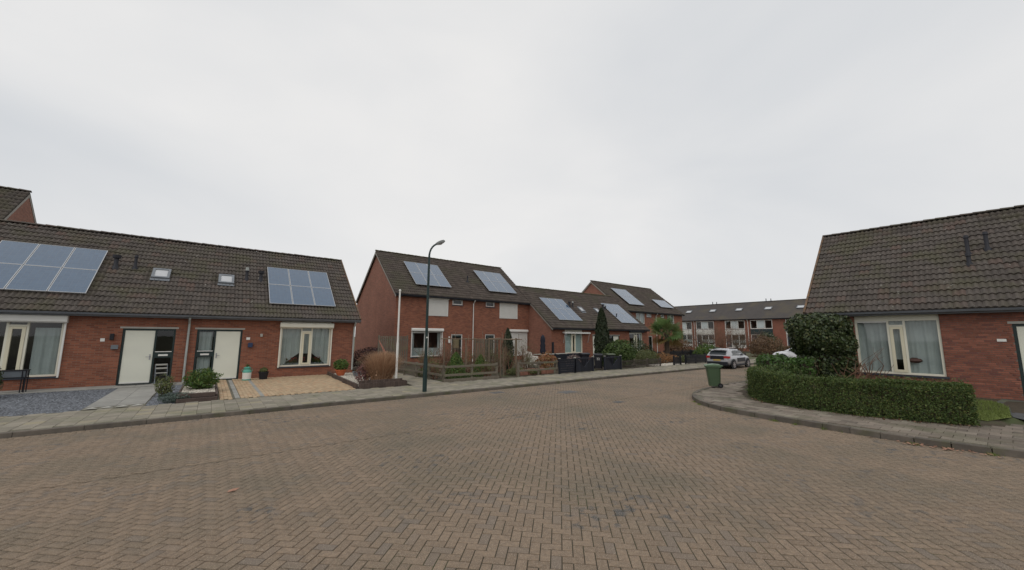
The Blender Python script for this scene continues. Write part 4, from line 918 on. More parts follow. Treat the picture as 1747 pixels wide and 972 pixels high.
def blades(parent, name, P, L, wd, m, lean=.3, seg=3, spread=None):
    """Curved grass blades as strips, from root points P."""
    n = len(P); a = rng.uniform(0, 2*PI, n); ln = L*rng.uniform(.6, 1.15, n); le = np.abs(rng.normal(0, lean, n)); V = []; 
    D = np.stack([np.cos(a), np.sin(a)], 1) if spread is None else spread
    for k in range(seg + 1):
        s = k/seg; h_ = ln*s*np.cos(le*s); o_ = ln*s*np.sin(le*(.3 + .9*s)); c = np.stack([P[:, 0] + D[:, 0]*o_, P[:, 1] + D[:, 1]*o_, P[:, 2] + h_], 1)
        wv = np.stack([-D[:, 1], D[:, 0], np.zeros(n)], 1)*(wd*(1 - .8*s)/2); V += [c - wv, c + wv]
    V = np.stack(V, 1).reshape(-1, 3); q = 2*(seg + 1)
    F = np.concatenate([np.array([[2*k, 2*k + 1, 2*k + 3, 2*k + 2]]) for k in range(seg)])[None] + (np.arange(n)*q)[:, None, None]
    return np_mesh(name, V, F.reshape(-1, 4), m, parent, np.repeat(rng.random(n), q))
def pot(name, label, cat, loc, r0, r1, hh, m, plant=None, group=None):
    t = thing(name, label, cat, loc, 0, group); MB().lathe([(r0, 0), (r1, hh - .05), (r1 + .015, hh - .05), (r1 + .015, hh), (r1 - .02, hh), (r1 - .03, hh - .06), (.0, hh - .06)], 18, cap=False).build('pot', m, t, smooth=True)
    MB().lathe([(r0, .001), (.0, .001)], 18, cap=False).build('base', m, t)
    if plant: crown(t, 'foliage', (0, 0, hh + plant[0][2]*.75), plant[0], plant[1], plant[2], plant[3], seed=int(loc[0]*7) + 3, flat_bottom=.8)
    return t

# ------------------------------------------------------------------ front gardens on the left
GZ = .1
structure(sheet('garden_ground', [(-12, 15.1), (9, 15.1), (9, 30), (-12, 30)], .05, 'soil'))
structure(sheet('garden_bed', [(-12, 15.15), (-2.52, 15.15), (-2.52, 20.55), (-12, 20.55)], GZ - .02, 'slate'))
chips('slate_gravel', 'dark grey slate chippings beside the light tiled path', 'gravel', [(-7.5, 15.2), (-2.55, 15.2), (-2.55, 20.5), (-7.5, 20.5)], GZ - .02, 9000, .035, 'slate_chip')
st = structure(sheet('wall_strip', [(-12, 20.55), (6.2, 20.55), (6.2, 21.6), (-12, 21.6)], GZ - .006, 'slab_base'))
cme = bpy.data.meshes.new('strip_slab'); V_, F_ = slab_arrays(.595, .495, .03, .005); cme.from_pydata(V_.tolist(), [], F_.tolist()); cme.materials.append(MATS['concrete'])
for i in range(12):
    for j in range(2): inst('strip_slab', cme, st, (-7.2 + i*.6, 20.8 + j*.5, GZ + .012))
pth = structure(sheet('path', [(-2.52, 15.15), (-1.28, 15.15), (-1.28, 20.55), (-2.52, 20.55)], GZ - .01, 'slab_base'))
cm2 = bpy.data.meshes.new('path_slab'); V_, F_ = slab_arrays(.595, .595, .03, .005); cm2.from_pydata(V_.tolist(), [], F_.tolist()); cm2.materials.append(MATS['concrete'])
for i in range(2):
    for j in range(8): inst('path_slab', cm2, pth, (-2.2 + i*.6, 15.85 + j*.6, GZ + .012))
mt = MB()
for q in range(4): mt.add([(-2.5 + q*.3, 15.2, GZ + .012), (-2.2 + q*.3, 15.2, GZ + .012), (-2.35 + q*.3, 15.5, GZ + .012)], [(0, 1, 2)])
mt.build('threshold_tile', 'lintel', pth)
structure(sheet('gravel_strip', [(-1.28, 15.15), (-.62, 15.15), (-.62, 20.55), (-1.28, 20.55)], GZ - .02, 'slate'))
chips('slate_gravel', 'strip of dark slate chippings between path and sleeper bed', 'gravel', [(-1.27, 15.2), (-.64, 15.2), (-.64, 20.5), (-1.27, 20.5)], GZ - .02, 2500, .035, 'slate_chip')
o = MB().add([(.5*math.cos(a), -.30*math.sin(a), 0) for a in np.linspace(0, PI, 13)] + [(.5*math.cos(a), -.30*math.sin(a), .02) for a in np.linspace(0, PI, 13)], [tuple(range(13)), tuple(range(25, 12, -1))] + [(i, i + 1, i + 14, i + 13) for i in range(12)]).build('door_mat', 'black', loc=(-2.2, 21.45, GZ + .014)); tag(o, 'black half round mat before the cream door with slate garden', 'door mat')
# sleeper bed with bushes
t = thing('sleeper_bed', 'low raised bed edged with dark sleepers and pale stones by the downpipe', 'raised bed', (0, 0, 0))
for j in range(2): MB().box(-.62 + j*.0, 15.17 + j*.10, GZ - .02 + j*.13, .34 - j*.05, 15.30 + j*.10, GZ + .10 + j*.13).build('sleeper', 'sleeper', t, bevel=.008)
MB().box(.30, 15.32, GZ - .02, .36, 18.6, GZ + .16).build('sleeper', 'sleeper', t, bevel=.008); MB().box(-.64, 15.32, GZ - .02, -.58, 18.6, GZ + .16).build('sleeper', 'sleeper', t, bevel=.008)
MB().box(-.57, 15.42, GZ, .29, 18.6, GZ + .15).build('fill', 'sandstone', t)
chips('pale_stones', 'pale stones filling the sleeper bed round the bush', 'stones', [(-.55, 15.45), (.28, 15.45), (.28, 18.4), (-.55, 18.4)], GZ + .15, 1100, .03, 'pebble', .7)
bush('evergreen_bush', 'dark green spreading bush in the sleeper bed before the white door', 'shrub', (-.09, 17.2, GZ + .15), (.46, .44, .33), 2300, .10, 'bright_leaf', 3, .3, .28, lift=.95, f=4)
bush('young_shrub', 'small yellow green shrub on slate beside the path', 'shrub', (-1.02, 17.2, GZ), (.24, .24, .33), 900, .07, 'olive_leaf', 5, .35, .4)
bush('blue_juniper', 'low blue green creeping juniper at the bed corner', 'shrub', (-.62, 15.42, GZ), (.42, .24, .14), 2200, .055, 'blue_juniper', 6, .2, .25, stem=False)
bush('clipped_evergreen', 'dark evergreen at the photo edge before the shuttered window', 'shrub', (-5.42, 19.4, GZ), (.45, .45, .62), 2600, .08, 'shrub_leaf', 8, .15, .4)
t = thing('flower_stand', 'grey flower trough on thin black legs under the shuttered window', 'planter', (-5.1, 20.75, GZ))
mb = MB(); mb.prism([(-.10, .52), (.10, .52), (.13, .74), (-.13, .74)], -.40, .28, 'x'); mb.build('trough', 'pot_grey', t, bevel=.01)
mb = MB(); mb.box(-.44, -.15, .735, .32, .15, .765); mb.box(-.44, -.13, .49, .32, .13, .515); mb.build('rim', 'black', t)
for x in (-.40, .20, .28):
    for y in (-.12, .12): MB().box(x, y - .012, 0, x + .025, y + .012, .74).build('leg', 'black', t)
t = thing('folding_chair', 'grey metal folding chair beside the door with the slate garden', 'chair', (-1.42, 21.1, GZ + .012), .2)
for s in (-1, 1):
    MB().tube([(s*.18, -.18, 0), (s*.18, .12, .78)], .013, 6).build('leg', 'pot_grey', t); MB().tube([(s*.16, .18, 0), (s*.16, -.12, .44)], .013, 6).build('leg', 'pot_grey', t)
for z in (.62, .76): MB().box(-.18, .05 + (z - .62)*.35, z - .03, .18, .07 + (z - .62)*.35, z + .03).build('back_slat', 'lintel', t)
for q in range(4): MB().box(-.17, -.16 + q*.085, .43, .17, -.09 + q*.085, .445).build('seat_slat', 'lintel', t)
# yellow clinker forecourt
fc = structure(sheet('forecourt', [(.36, 15.15), (4.60, 15.15), (4.85, 20.55), (4.85, 21.6), (.36, 21.6)], GZ - .004, 'slab_base'))
cx, cy = np.meshgrid(np.arange(.46, 4.9, .107), np.arange(15.2, 21.5, .213)); C = np.stack([cx.ravel(), cy.ravel() + .1*((np.round((cx.ravel() - .46)/.107)) % 2)], 1)
C = C[(C[:, 0] < 4.5 + (C[:, 1] - 15.15)*.05) & ~((np.abs(C[:, 0] - .86) < .09)) & ~((np.abs(C[:, 0] - 1.52) < .09))]
lay(fc, 'clinker', 'yellow_clinkers', np.concatenate([C, np.full((len(C), 1), GZ + .018)], 1), np.full(len(C), PI/2), .208, .103, .03, 'clinker', 0, .002, .006, .005)
cm3 = bpy.data.meshes.new('track_slab'); V_, F_ = slab_arrays(.13, .395, .03, .005); cm3.from_pydata(V_.tolist(), [], F_.tolist()); cm3.materials.append(MATS['concrete'])
for x in (.86, 1.52):
    for j in range(15): inst('track_slab', cm3, fc, (x, 15.4 + j*.4, GZ + .016))
t = thing('milk_can', 'white milk can with teal lid and base beside the door', 'milk can', (1.42, 20.7, GZ + .02))
MB().lathe([(.16, 0), (.165, .03), (.165, .05)], 20).build('base', 'teal', t, smooth=True); MB().lathe([(.16, .05), (.165, .33)], 20).build('body', 'can_white', t, smooth=True)
MB().lathe([(.166, .33), (.168, .36), (.155, .42), (.11, .46), (.105, .50), (.135, .51), (.135, .55), (.06, .57), (.05, .6), (.01, .61)], 20).build('lid', 'teal', t, smooth=True)
for s in (-1, 1): MB().tube([(s*.15, 0, .36), (s*.2, 0, .40), (s*.18, 0, .47), (s*.12, 0, .47)], .01, 6).build('handle', 'teal', t)
crown(t, 'foliage', (0, 0, .63), (.08, .08, .05), 60, .05, 'green_leaf')
pot('plant_pot', 'black round pot with a low plant next to the milk can', 'plant pot', (2.05, 20.8, GZ + .02), .15, .19, .33, 'black', ((.17, .17, .1), 350, .06, 'olive_leaf'))
pot('plant_pot', 'orange terracotta pot with a round green bush under the window edge', 'plant pot', (5.15, 20.1, GZ + .05), .16, .24, .30, 'terracotta', ((.30, .30, .27), 1500, .07, 'bright_leaf'))
# pebble bed with palisade edging, pampas grass, flagpole
structure(sheet('pebble_bed', [(4.55, 15.3), (6.5, 15.3), (6.6, 21.5), (4.85, 21.5)], GZ + .05, 'sandstone'))
chips('white_pebbles', 'white pebbles in the bed with grey bowls and pampas grass', 'pebbles', [(4.62, 15.4), (6.5, 15.4), (6.5, 21.3), (4.9, 21.3)], GZ + .05, 8000, .03, 'pebble', .7)
t = thing('palisade_edging', 'dark brown stepped palisade edging round the pebble bed', 'garden edging', (0, 0, 0))
for x0, x1, y, z1 in ((4.60, 6.55, 15.24, .28), (4.62, 6.35, 15.32, .38)):
    n = int((x1 - x0)/.1)
    for q in range(n): MB().box(x0 + q*.1, y, GZ - .03, x0 + q*.1 + .094, y + .075, z1 - (.05 if q % 5 == 4 else 0)*0).build('palisade', 'sleeper', t)
for q in range(6): MB().box(6.36 + q*.09, 15.26 + q*.22, GZ - .03, 6.44 + q*.09, 15.46 + q*.22, .30 - q*.03).build('palisade', 'sleeper', t)
for q in range(24): MB().box(4.50 + q*.014, 15.30 + q*.25, GZ - .03, 4.58 + q*.014, 15.54 + q*.25, .27).build('palisade', 'sleeper', t)
t = thing('pampas_grass', 'big clump of dry orange brown ornamental grass beside the flagpole', 'ornamental grass', (5.78, 16.2, .2))
n = 5200; a = rng.uniform(0, 2*PI, n); r = .34*np.sqrt(rng.random(n)); P = np.stack([r*np.cos(a)*1.2, r*np.sin(a), np.zeros(n)], 1); D = np.stack([np.cos(a), np.sin(a)], 1)
blades(t, 'blades', P, 1.12, .014, 'straw', .36, 4, D)
d = unit(900); d[:, 2] = np.abs(d[:, 2]); V, F, R = leaf_quads(d*np.array([.62, .55, 1.1])*rng.uniform(.9, 1.06, (900, 1)), d, .07, .4); np_mesh('seed_heads', V, F, 'straw', t, R)
bush('dried_hydrangea', 'faded pink brown hydrangea heads left of the dry grass', 'shrub', (5.28, 16.75, GZ), (.38, .35, .45), 1000, .075, 'pink_brown', 21, .25, .7)
t = thing('flagpole', 'white flagpole standing in the corner of the pebble bed', 'flagpole', (6.17, 15.62, .1))
MB().tube([(0, 0, 0), (0, 0, 1.7)], .048, 14).build('lower_tube', 'white_paint', t, smooth=True); MB().tube([(0, 0, 1.7), (0, 0, 3.86)], [.040, .034], 14).build('upper_tube', 'white_paint', t, smooth=True); MB().lathe([(.045, 3.86), (.05, 3.89), (.03, 3.93), (.005, 3.94)], 12).build('cap', 'white_paint', t, smooth=True)
for x, y, r, hh, m_, lb in ((5.75, 19.5, .20, .22, 'pot_grey', 'small grey bowl on the pebbles before the downpipe'), (6.2, 20.1, .34, .16, 'pot_grey', 'wide flat grey bowl behind the small bowl'), (6.45, 19.4, .2, .24, 'black', 'dark blue black pot beside the dry grass')):
    pot('plant_pot', lb, 'plant pot', (x, y, GZ + .05), r*.7, r, hh, m_, ((r*.7, r*.7, .05), 120, .05, 'brown_leaf'))
bush('beech_hedge', 'dark red brown hedge in the gap between bungalow and tall house', 'shrub', (8.2, 24.2, 0), (1.5, 1.0, .72), 6000, .08, 'red_brown_leaf', 33, .15, stem=False)
sheet('side_path', [(6.75, 15.15), (8.05, 15.15), (8.05, 30), (6.75, 30)], GZ - .02, 'slab_base')
sp = bpy.data.objects['side_path']; sx, sy = np.meshgrid(np.arange(6.85, 8.1, .3), np.arange(15.3, 22, .3)); S = np.stack([sx.ravel(), sy.ravel(), np.full(sx.size, GZ)], 1)
lay(sp, 'paving_slab', 'paving_slabs', S, np.zeros(len(S)), .295, .295, .02, 'slab', 0)

# plants on the window sill of the second bungalow
V, F, R = leaf_quads(np.stack([rng.uniform(3.75, 4.25, 220), rng.uniform(.16, .24, 220), rng.uniform(.68, .95, 220)], 1), unit(220), .07); np_mesh('foliage', V, F, 'green_leaf', wp, R)
V, F, R = leaf_quads(np.stack([rng.uniform(4.9, 5.35, 220), rng.uniform(.16, .24, 220), rng.uniform(.68, .95, 220)], 1), unit(220), .07); np_mesh('foliage', V, F, 'green_leaf', wp, R)
V, F, R = leaf_quads(np.stack([rng.choice([3.85, 4.0, 4.15, 4.55, 5.05, 5.2], 90) + rng.normal(0, .04, 90), rng.uniform(.14, .2, 90), rng.uniform(.82, 1.0, 90)], 1), unit(90), .05, .9); np_mesh('flowers', V, F, 'red_flower', wp, R)
mb = MB(); mb.box(3.7, .17, .645, 4.3, .27, .74); mb.box(4.85, .17, .645, 5.4, .27, .74); mb.build('trough', 'pot_grey', wp)

# ------------------------------------------------------------------ lamp post
t = thing('street_lamp', 'dark green street lamp with curved neck at the kerb', 'street lamp', (6.25, 13.1, .09))
MB().lathe([(.078, 0), (.074, 1.15), (.066, 1.2)], 16).build('base', 'lamp_green', t, smooth=True)
cu = [(0, 0, 1.18), (0, 0, 4.9), (.0, 0, 5.02), (.02, 0, 5.14), (.06, 0, 5.25), (.12, 0, 5.35), (.20, 0, 5.43), (.28, 0, 5.48)]
MB().tube(cu, [.055, .042, .036, .034, .034, .034, .034, .034], 12).build('pole', 'lamp_green', t, smooth=True)
e = (.27, 0, 5.48); hd = MB(); Mh_ = Matrix.Translation(e) @ Matrix.Rotation(-math.radians(27), 4, 'Y') @ Matrix.Diagonal((.62, .9, .9, 1))
ring = lambda x, wy, zt, zb: [(x, -wy, 0), (x, -wy*.8, zt), (x, wy*.8, zt), (x, wy, 0), (x, wy*.8, zb), (x, -wy*.8, zb)]
secs = [ring(-.04, .035, .035, -.03), ring(.08, .085, .06, -.05), ring(.30, .13, .085, -.055), ring(.52, .12, .07, -.05), ring(.62, .07, .03, -.03)]
vs = [v for s_ in secs for v in s_]; fs = [(i*6 + k, i*6 + (k + 1) % 6, (i + 1)*6 + (k + 1) % 6, (i + 1)*6 + k) for i in range(4) for k in range(6)] + [tuple(range(6)), tuple(range(29, 23, -1))]
hd.add(vs, fs, Mh_); hd.build('lamp_head', 'lamp_head', t, bevel=.01)
MB().add([(.10, -.075, -.058), (.50, -.09, -.056), (.56, 0, -.05), (.50, .09, -.056), (.10, .075, -.058), (.3, 0, -.10)], [(0, 1, 5), (1, 2, 5), (2, 3, 5), (3, 4, 5), (4, 0, 5)], Mh_).build('lens', 'lamp_glass', t)
MB().box(-.03, -.060, 1.92, .03, -.053, 1.97).build('number_plate', 'paper', t); MB().box(-.03, -.082, .35, .03, -.072, .75).build('hatch', 'lamp_green', t)

# ------------------------------------------------------------------ middle gardens
structure(sheet('garden_soil', [(8.1, 15.2), (40, 15.2), (40, 26.6), (8.1, 26.6)], GZ - .03, 'soil'))
def post(mb_parent, p, hh, sx=.08, m='wood_grey', top=None):
    MB().box(p[0] - sx/2, p[1] - sx/2, -.05, p[0] + sx/2, p[1] + sx/2, hh).build('post', m, mb_parent, bevel=.006)
def rail_fence(label, pts, hh=.72, rails=(.28, .64), spacing=1.25):
    t = thing('rail_fence', label, 'fence', (0, 0, GZ))
    for a, b in zip(pts, pts[1:]):
        a, b = Vector((*a, 0)), Vector((*b, 0)); L = (b - a).length; n = max(1, round(L/spacing)); d = (b - a)/n; an = math.atan2(d.y, d.x); nn = Vector((-d.y, d.x, 0)).normalized()
        for q in range(n + 1): p = a + d*q; o = MB().box(-.045, -.045, -.1, .045, .045, hh).build('post', 'wood_grey', t, bevel=.008, loc=(p.x, p.y, 0)); o.rotation_euler = (random.gauss(0, .015), random.gauss(0, .015), an)
        for z in rails:
            o = MB().box(0, -.02, -.05, L, .02, .05).build('rail', 'wood_grey', t, bevel=.008, loc=(a.x - nn.x*.068, a.y - nn.y*.068, z)); o.rotation_euler = (random.gauss(0, .02), random.gauss(0, .004), an)
    return t
rail_fence('weathered low two rail fence round the bramble garden at the side path corner', [(7.95, 20.5), (8.2, 15.35), (11.05, 15.35)])
rail_fence('weathered two rail fence between trellis and dark slatted gate', [(12.35, 15.3), (15.0, 15.25)])
MB_ = MB().box(8.15, 15.20, -.02, 11.1, 15.27, .22).build('edge_board', 'wood_grey'); tag(MB_, 'low edging board below the weathered corner fence', 'edging board')
def board_screen(label, a, b, hh, n, m='wood_brown', z=GZ, gap=.012, cat='screen', name='board_screen'):
    t = thing(name, label, cat, (a[0], a[1], z), math.atan2(b[1] - a[1], b[0] - a[0])); L = math.hypot(b[0] - a[0], b[1] - a[1]); bw_ = L/n
    for q in range(n): MB().box(q*bw_, -.01, .03, (q + 1)*bw_ - gap, .012, hh - random.uniform(0, .03)).build('board', m, t)
    for zz in (.35, hh - .25): MB().box(0, .013, zz, L, .05, zz + .07).build('rail', m, t)
    for x in (0, L - .07): MB().box(x, .051, -.05, x + .07, .12, hh + .03).build('post', m, t)
    return t
board_screen('tall brown board screen against the brick gable behind the flagpole', (7.35, 21.4), (9.0, 21.2), 1.98, 15, 'wood_grey', gap=.035)
board_screen('tall weathered board screen in the bramble garden of the end house', (12.5, 19.6), (14.1, 19.4), 1.85, 15, 'wood_grey', gap=.045)
t = thing('trellis', 'thin wooden trellis frame with upright canes over the garden', 'trellis', (0, 0, GZ))
for x, y in ((9.3, 17.4), (10.4, 17.2), (11.45, 15.6), (12.35, 15.45), (11.9, 17.2), (13.2, 16.6)): o = MB().tube([(0, 0, -.05), (random.gauss(0, .03), random.gauss(0, .03), 1.9)], .032, 6).build('post', 'cane', t, loc=(x, y, 0))
for a, b in (((9.1, 17.45, 1.85), (12.6, 15.4, 1.83)), ((10.4, 17.2, 1.83), (13.4, 16.5, 1.84)), ((11.3, 15.6, 1.84), (12.7, 15.45, 1.83)), ((11.45, 15.6, 1.9), (11.9, 17.3, 1.86)), ((9.3, 17.4, .7), (10.4, 17.2, .75))): MB().tube([a, b], .022, 6).build('rail', 'cane', t)
for q in range(16): x = random.uniform(9.2, 12.8); y = 17.4 - (x - 9.2)*.5 + random.uniform(-.3, .3); MB().tube([(x, y, 0), (x + random.gauss(0, .10), y + random.gauss(0, .06), random.uniform(1.5, 2.3))], .011, 5).build('cane', 'cane', t)
for i, (a, b, lb) in enumerate([((7.75, 20.0, GZ), (7.2, 20.9, 1.85), 'long red brown pole leaning on the board screen beside the flagpole'), ((7.95, 19.9, GZ), (7.3, 20.95, 1.7), 'second leaning pole next to the board screen')]):
    o = MB().tube([a, b], .025, 6).build('leaning_pole', 'rose_brick'); tag(o, lb, 'pole', 'poles leaning on the board screen')
cone_tree('young_conifer', 'light green young conifer by the fence corner, before the glazed door', (9.45, 16.5, 0), 1.25, .58, 3600, .075, 'bright_leaf', prof=lambda u: np.clip(1 - u, 0, 1)**.65*np.minimum(1, .55 + u*3), group='young conifers behind the corner fence')
cone_tree('young_conifer', 'light green young conifer nearer the trellis posts', (10.85, 16.45, 0), 1.1, .52, 3000, .075, 'bright_leaf', prof=lambda u: np.clip(1 - u, 0, 1)**.65*np.minimum(1, .55 + u*3), group='young conifers behind the corner fence')
cone_tree('slim_conifer', 'slim dark columnar conifer before the shuttered ground floor window', (14.2, 18.6, 0), 2.5, .33, 5000, .10, 'conifer_leaf')
for i, (x, y, hh, sd_, lb) in enumerate([(9.0, 18.6, 1.5, .45, 'bare brown rose bush below the living room window of the end house'), (8.6, 17.0, 1.1, .6, 'low bare bramble behind the corner fence side'), (10.2, 19.0, 1.7, .4, 'tall bare shrub before the glazed door of the end house'),
    (12.2, 17.5, 1.9, .4, 'bare upright shrub within the trellis'), (13.1, 18.0, 1.6, .5, 'bare shrub before the board screen'), (11.3, 18.3, 1.6, .45, 'bare twiggy bush between the two conifers and the screen'), (15.4, 18.4, 2.0, .35, 'thin bare sapling before the closed ground floor shutter'), (8.6, 22.3, 2.0, .5, 'bare climber on the brick gable'), (9.6, 20.4, 1.5, .5, 'bare bush under the living room window near the leaning poles'), (11.2, 20.2, 1.4, .5, 'bare bush right of the living room window'), (12.6, 16.6, 1.5, .4, 'bare stems between the tall trellis posts'), (14.6, 17.2, 1.1, .5, 'low bare bush behind the second rail fence'), (10.9, 15.9, 1.0, .5, 'bare stems at the end of the corner fence'), (9.9, 17.9, 1.9, .35, 'tall thin bare canes before the end house door')]):
    bare_shrub('bare_shrub', lb, (x, y, GZ - .03), hh, 8, sd_, 3, random.choice(['twig', 'twig_red', 'twig_red']), 3, .024, 'bare shrubs in the gardens', (340, .055, random.choice(['brown_leaf', 'olive_leaf'])))
for i, (x, y, rx, rz_, lb, m_) in enumerate([(9.4, 15.9, .8, .16, 'low green ground cover behind the corner fence', 'green_leaf'), (8.9, 18.2, .6, .22, 'mossy low plants in the bramble garden', 'olive_leaf'), (12.9, 16.2, .6, .2, 'low plants below the trellis posts', 'olive_leaf'), (13.9, 16.0, .7, .14, 'green ground cover behind the second rail fence', 'green_leaf'), (10.5, 17.4, .8, .2, 'brown leafy ground plants between the conifers and trellis', 'brown_leaf')]):
    bush('ground_cover', lb, 'ground cover', (x, y, GZ - .03), (rx, rx*.6, rz_), 1500, .06, m_, 40 + i, .3, stem=False, group='low plants in the gardens')
t = thing('garden_wall', 'low reddish brick edging inside the garden behind the rail fence', 'low wall', (0, 0, GZ))
for q, (x, y) in enumerate([(12.9, 15.8), (13.5, 15.8), (14.1, 15.75), (14.7, 15.75), (13.4, 16.6), (14.1, 16.6), (14.8, 16.6)]): MB().box(x, y, -.03, x + .55, y + .12, .2).build('block', 'rose_brick', t, bevel=.01)
bush('autumn_shrub', 'shrub with orange brown leaves and pale flower heads behind the rail fence', 'shrub', (16.9, 18.2, GZ), (.75, .5, .48), 420, .12, 'orange_leaf', 50, .3, .8)
t = thing('covered_chair', 'garden chair under a pale cloth cover', 'covered chair', (16.35, 18.9, GZ))
V = []; F = []
def drape(u, v):
    x = -.5 + u*1.0; prof_ = [(.0, .02), (.04, .55), (.06, .98), (.16, 1.04), (.34, .98), (.42, .80), (.60, .74), (.92, .72), (1.0, .50)]
    for (a0, z0), (a1, z1) in zip(prof_, prof_[1:]):
        if a0 <= u <= a1: z = z0 + (z1 - z0)*(u - a0)/(a1 - a0); break
    return x, z
nx_, ny_ = 40, 10
for i in range(nx_ + 1):
    for j in range(ny_ + 1):
        x, z = drape(i/nx_, 0); v = j/ny_; y = (v - .5)*.6; edge = max(0, abs(v - .5)*2 - .7)/.3
        V.append((x + .015*math.sin(v*19 + i*.2), y*(1 + .08*edge), z*(1 - .75*edge**1.5) + .01*math.sin(v*23 + i*.7)))
F = [(i*(ny_ + 1) + j, (i + 1)*(ny_ + 1) + j, (i + 1)*(ny_ + 1) + j + 1, i*(ny_ + 1) + j + 1) for i in range(nx_) for j in range(ny_)]
np_mesh('cover', np.array(V), np.array(F), 'cloth_white', t, smooth=True)
for x in (-.4, .4):
    for y in (-.22, .22): MB().box(x - .02, y - .02, 0, x + .02, y + .02, .5).build('leg', 'pot_grey', t)
t = thing('parasol', 'closed parasol in a dark blue cover by the bungalow side wall', 'parasol', (19.25, 21.0, GZ))
MB().lathe([(.3, 0), (.3, .05), (.06, .07), (.03, .3)], 14).build('foot', 'black', t); MB().tube([(0, 0, .05), (0, 0, 2.1)], .025, 8).build('pole', 'alu', t)
MB().lathe([(.10, .72), (.21, .8), (.22, 1.0), (.17, 1.18), (.20, 1.35), (.15, 1.5), (.19, 1.68), (.17, 1.86), (.12, 2.02), (.02, 2.12)], 10).build('cover', 'parasol_cover', t, smooth=True)
o = MB().box(-.09, -.06, 0, .09, .06, 1.55).build('dark_post', 'black', loc=(22.1, 22.9, GZ), bevel=.01); tag(o, 'narrow black post by the bungalow side wall near the parasol', 'post')
t = thing('brick_planter', 'low red brick wall with bowls in front of the bungalow side', 'low wall', (20.5, 21.9, GZ), 0)
MB().box(-1.2, -.15, -.05, 2.0, .15, .62).build('wall', 'brick_front', t); MB().box(-1.25, -.19, .62, 2.05, .19, .68).build('coping', 'lintel', t)

# dark slatted fence, gates and bins
def plank_gate(label, x0, x1, y, hh, rz=0.):
    t = thing('plank_gate', label, 'gate', (x0, y, GZ), rz); L = x1 - x0; n = max(4, int(L/.105)); b = L/n
    for q in range(n):
        u = abs((q + .5)/n - .5)*2; zt = hh - .07 - max(0, (1 - u*1.25))*hh*.62
        MB().box(q*b + .004, -.012, .03, (q + 1)*b - .004, .012, zt).build('plank', 'navy', t)
    MB().box(0, -.03, hh - .07, L, .03, hh).build('top_rail', 'navy', t); MB().box(0, .014, .12, L, .05, .20).build('bottom_rail', 'navy', t)
    for s in (0, 1):
        mb = MB(); p0 = Vector((L*(.12 if s == 0 else .88), 0, hh - .08)); p1 = Vector((L*.5, 0, hh*.30)); mb.tube([p0, p1], .03, 4); mb.build('brace', 'navy', t)
    for q in range(3): MB().tube([(L*(.28 + .2*q), 0, hh - .08), (L*(.40 + .1*q - .02), 0, hh*.42)], .014, 4).build('bar', 'navy', t)
    for x in (-.05, L + .05): o = MB().box(x - .045, -.045, -.1, x + .045, .045, hh + .03).build('post', 'navy', t, bevel=.006); MB().box(x - .05, -.05, hh + .031, x + .05, .05, hh + .06).build('post_cap', 'lintel', o)
    return t
t = thing('slat_fence', 'short dark fence of wide horizontal slats next to the rail fence', 'fence', (15.1, 15.1, GZ))
for q in range(6): MB().box(0, -.012, .04 + q*.125, 1.12, .012, .155 + q*.125).build('slat', 'navy', t).rotation_euler = (.06, 0, 0)
for x in (-.045, 1.165): o = MB().box(x - .045, -.045, -.1, x + .045, .045, .80).build('post', 'navy', t); MB().box(x - .05, -.05, .801, x + .05, .05, .83).build('post_cap', 'lintel', o)
plank_gate('dark plank gate with open V shaped bars beside the slat fence', 16.33, 17.75, 15.1, .80)
plank_gate('dark plank gate with V shaped brace in front of the numbered bin', 18.95, 20.42, 15.12, .80)
o = board_screen('dark low fence behind the bins', (17.9, 18.3), (20.5, 18.1), .86, 18, 'navy', cat='fence', name='low_fence')
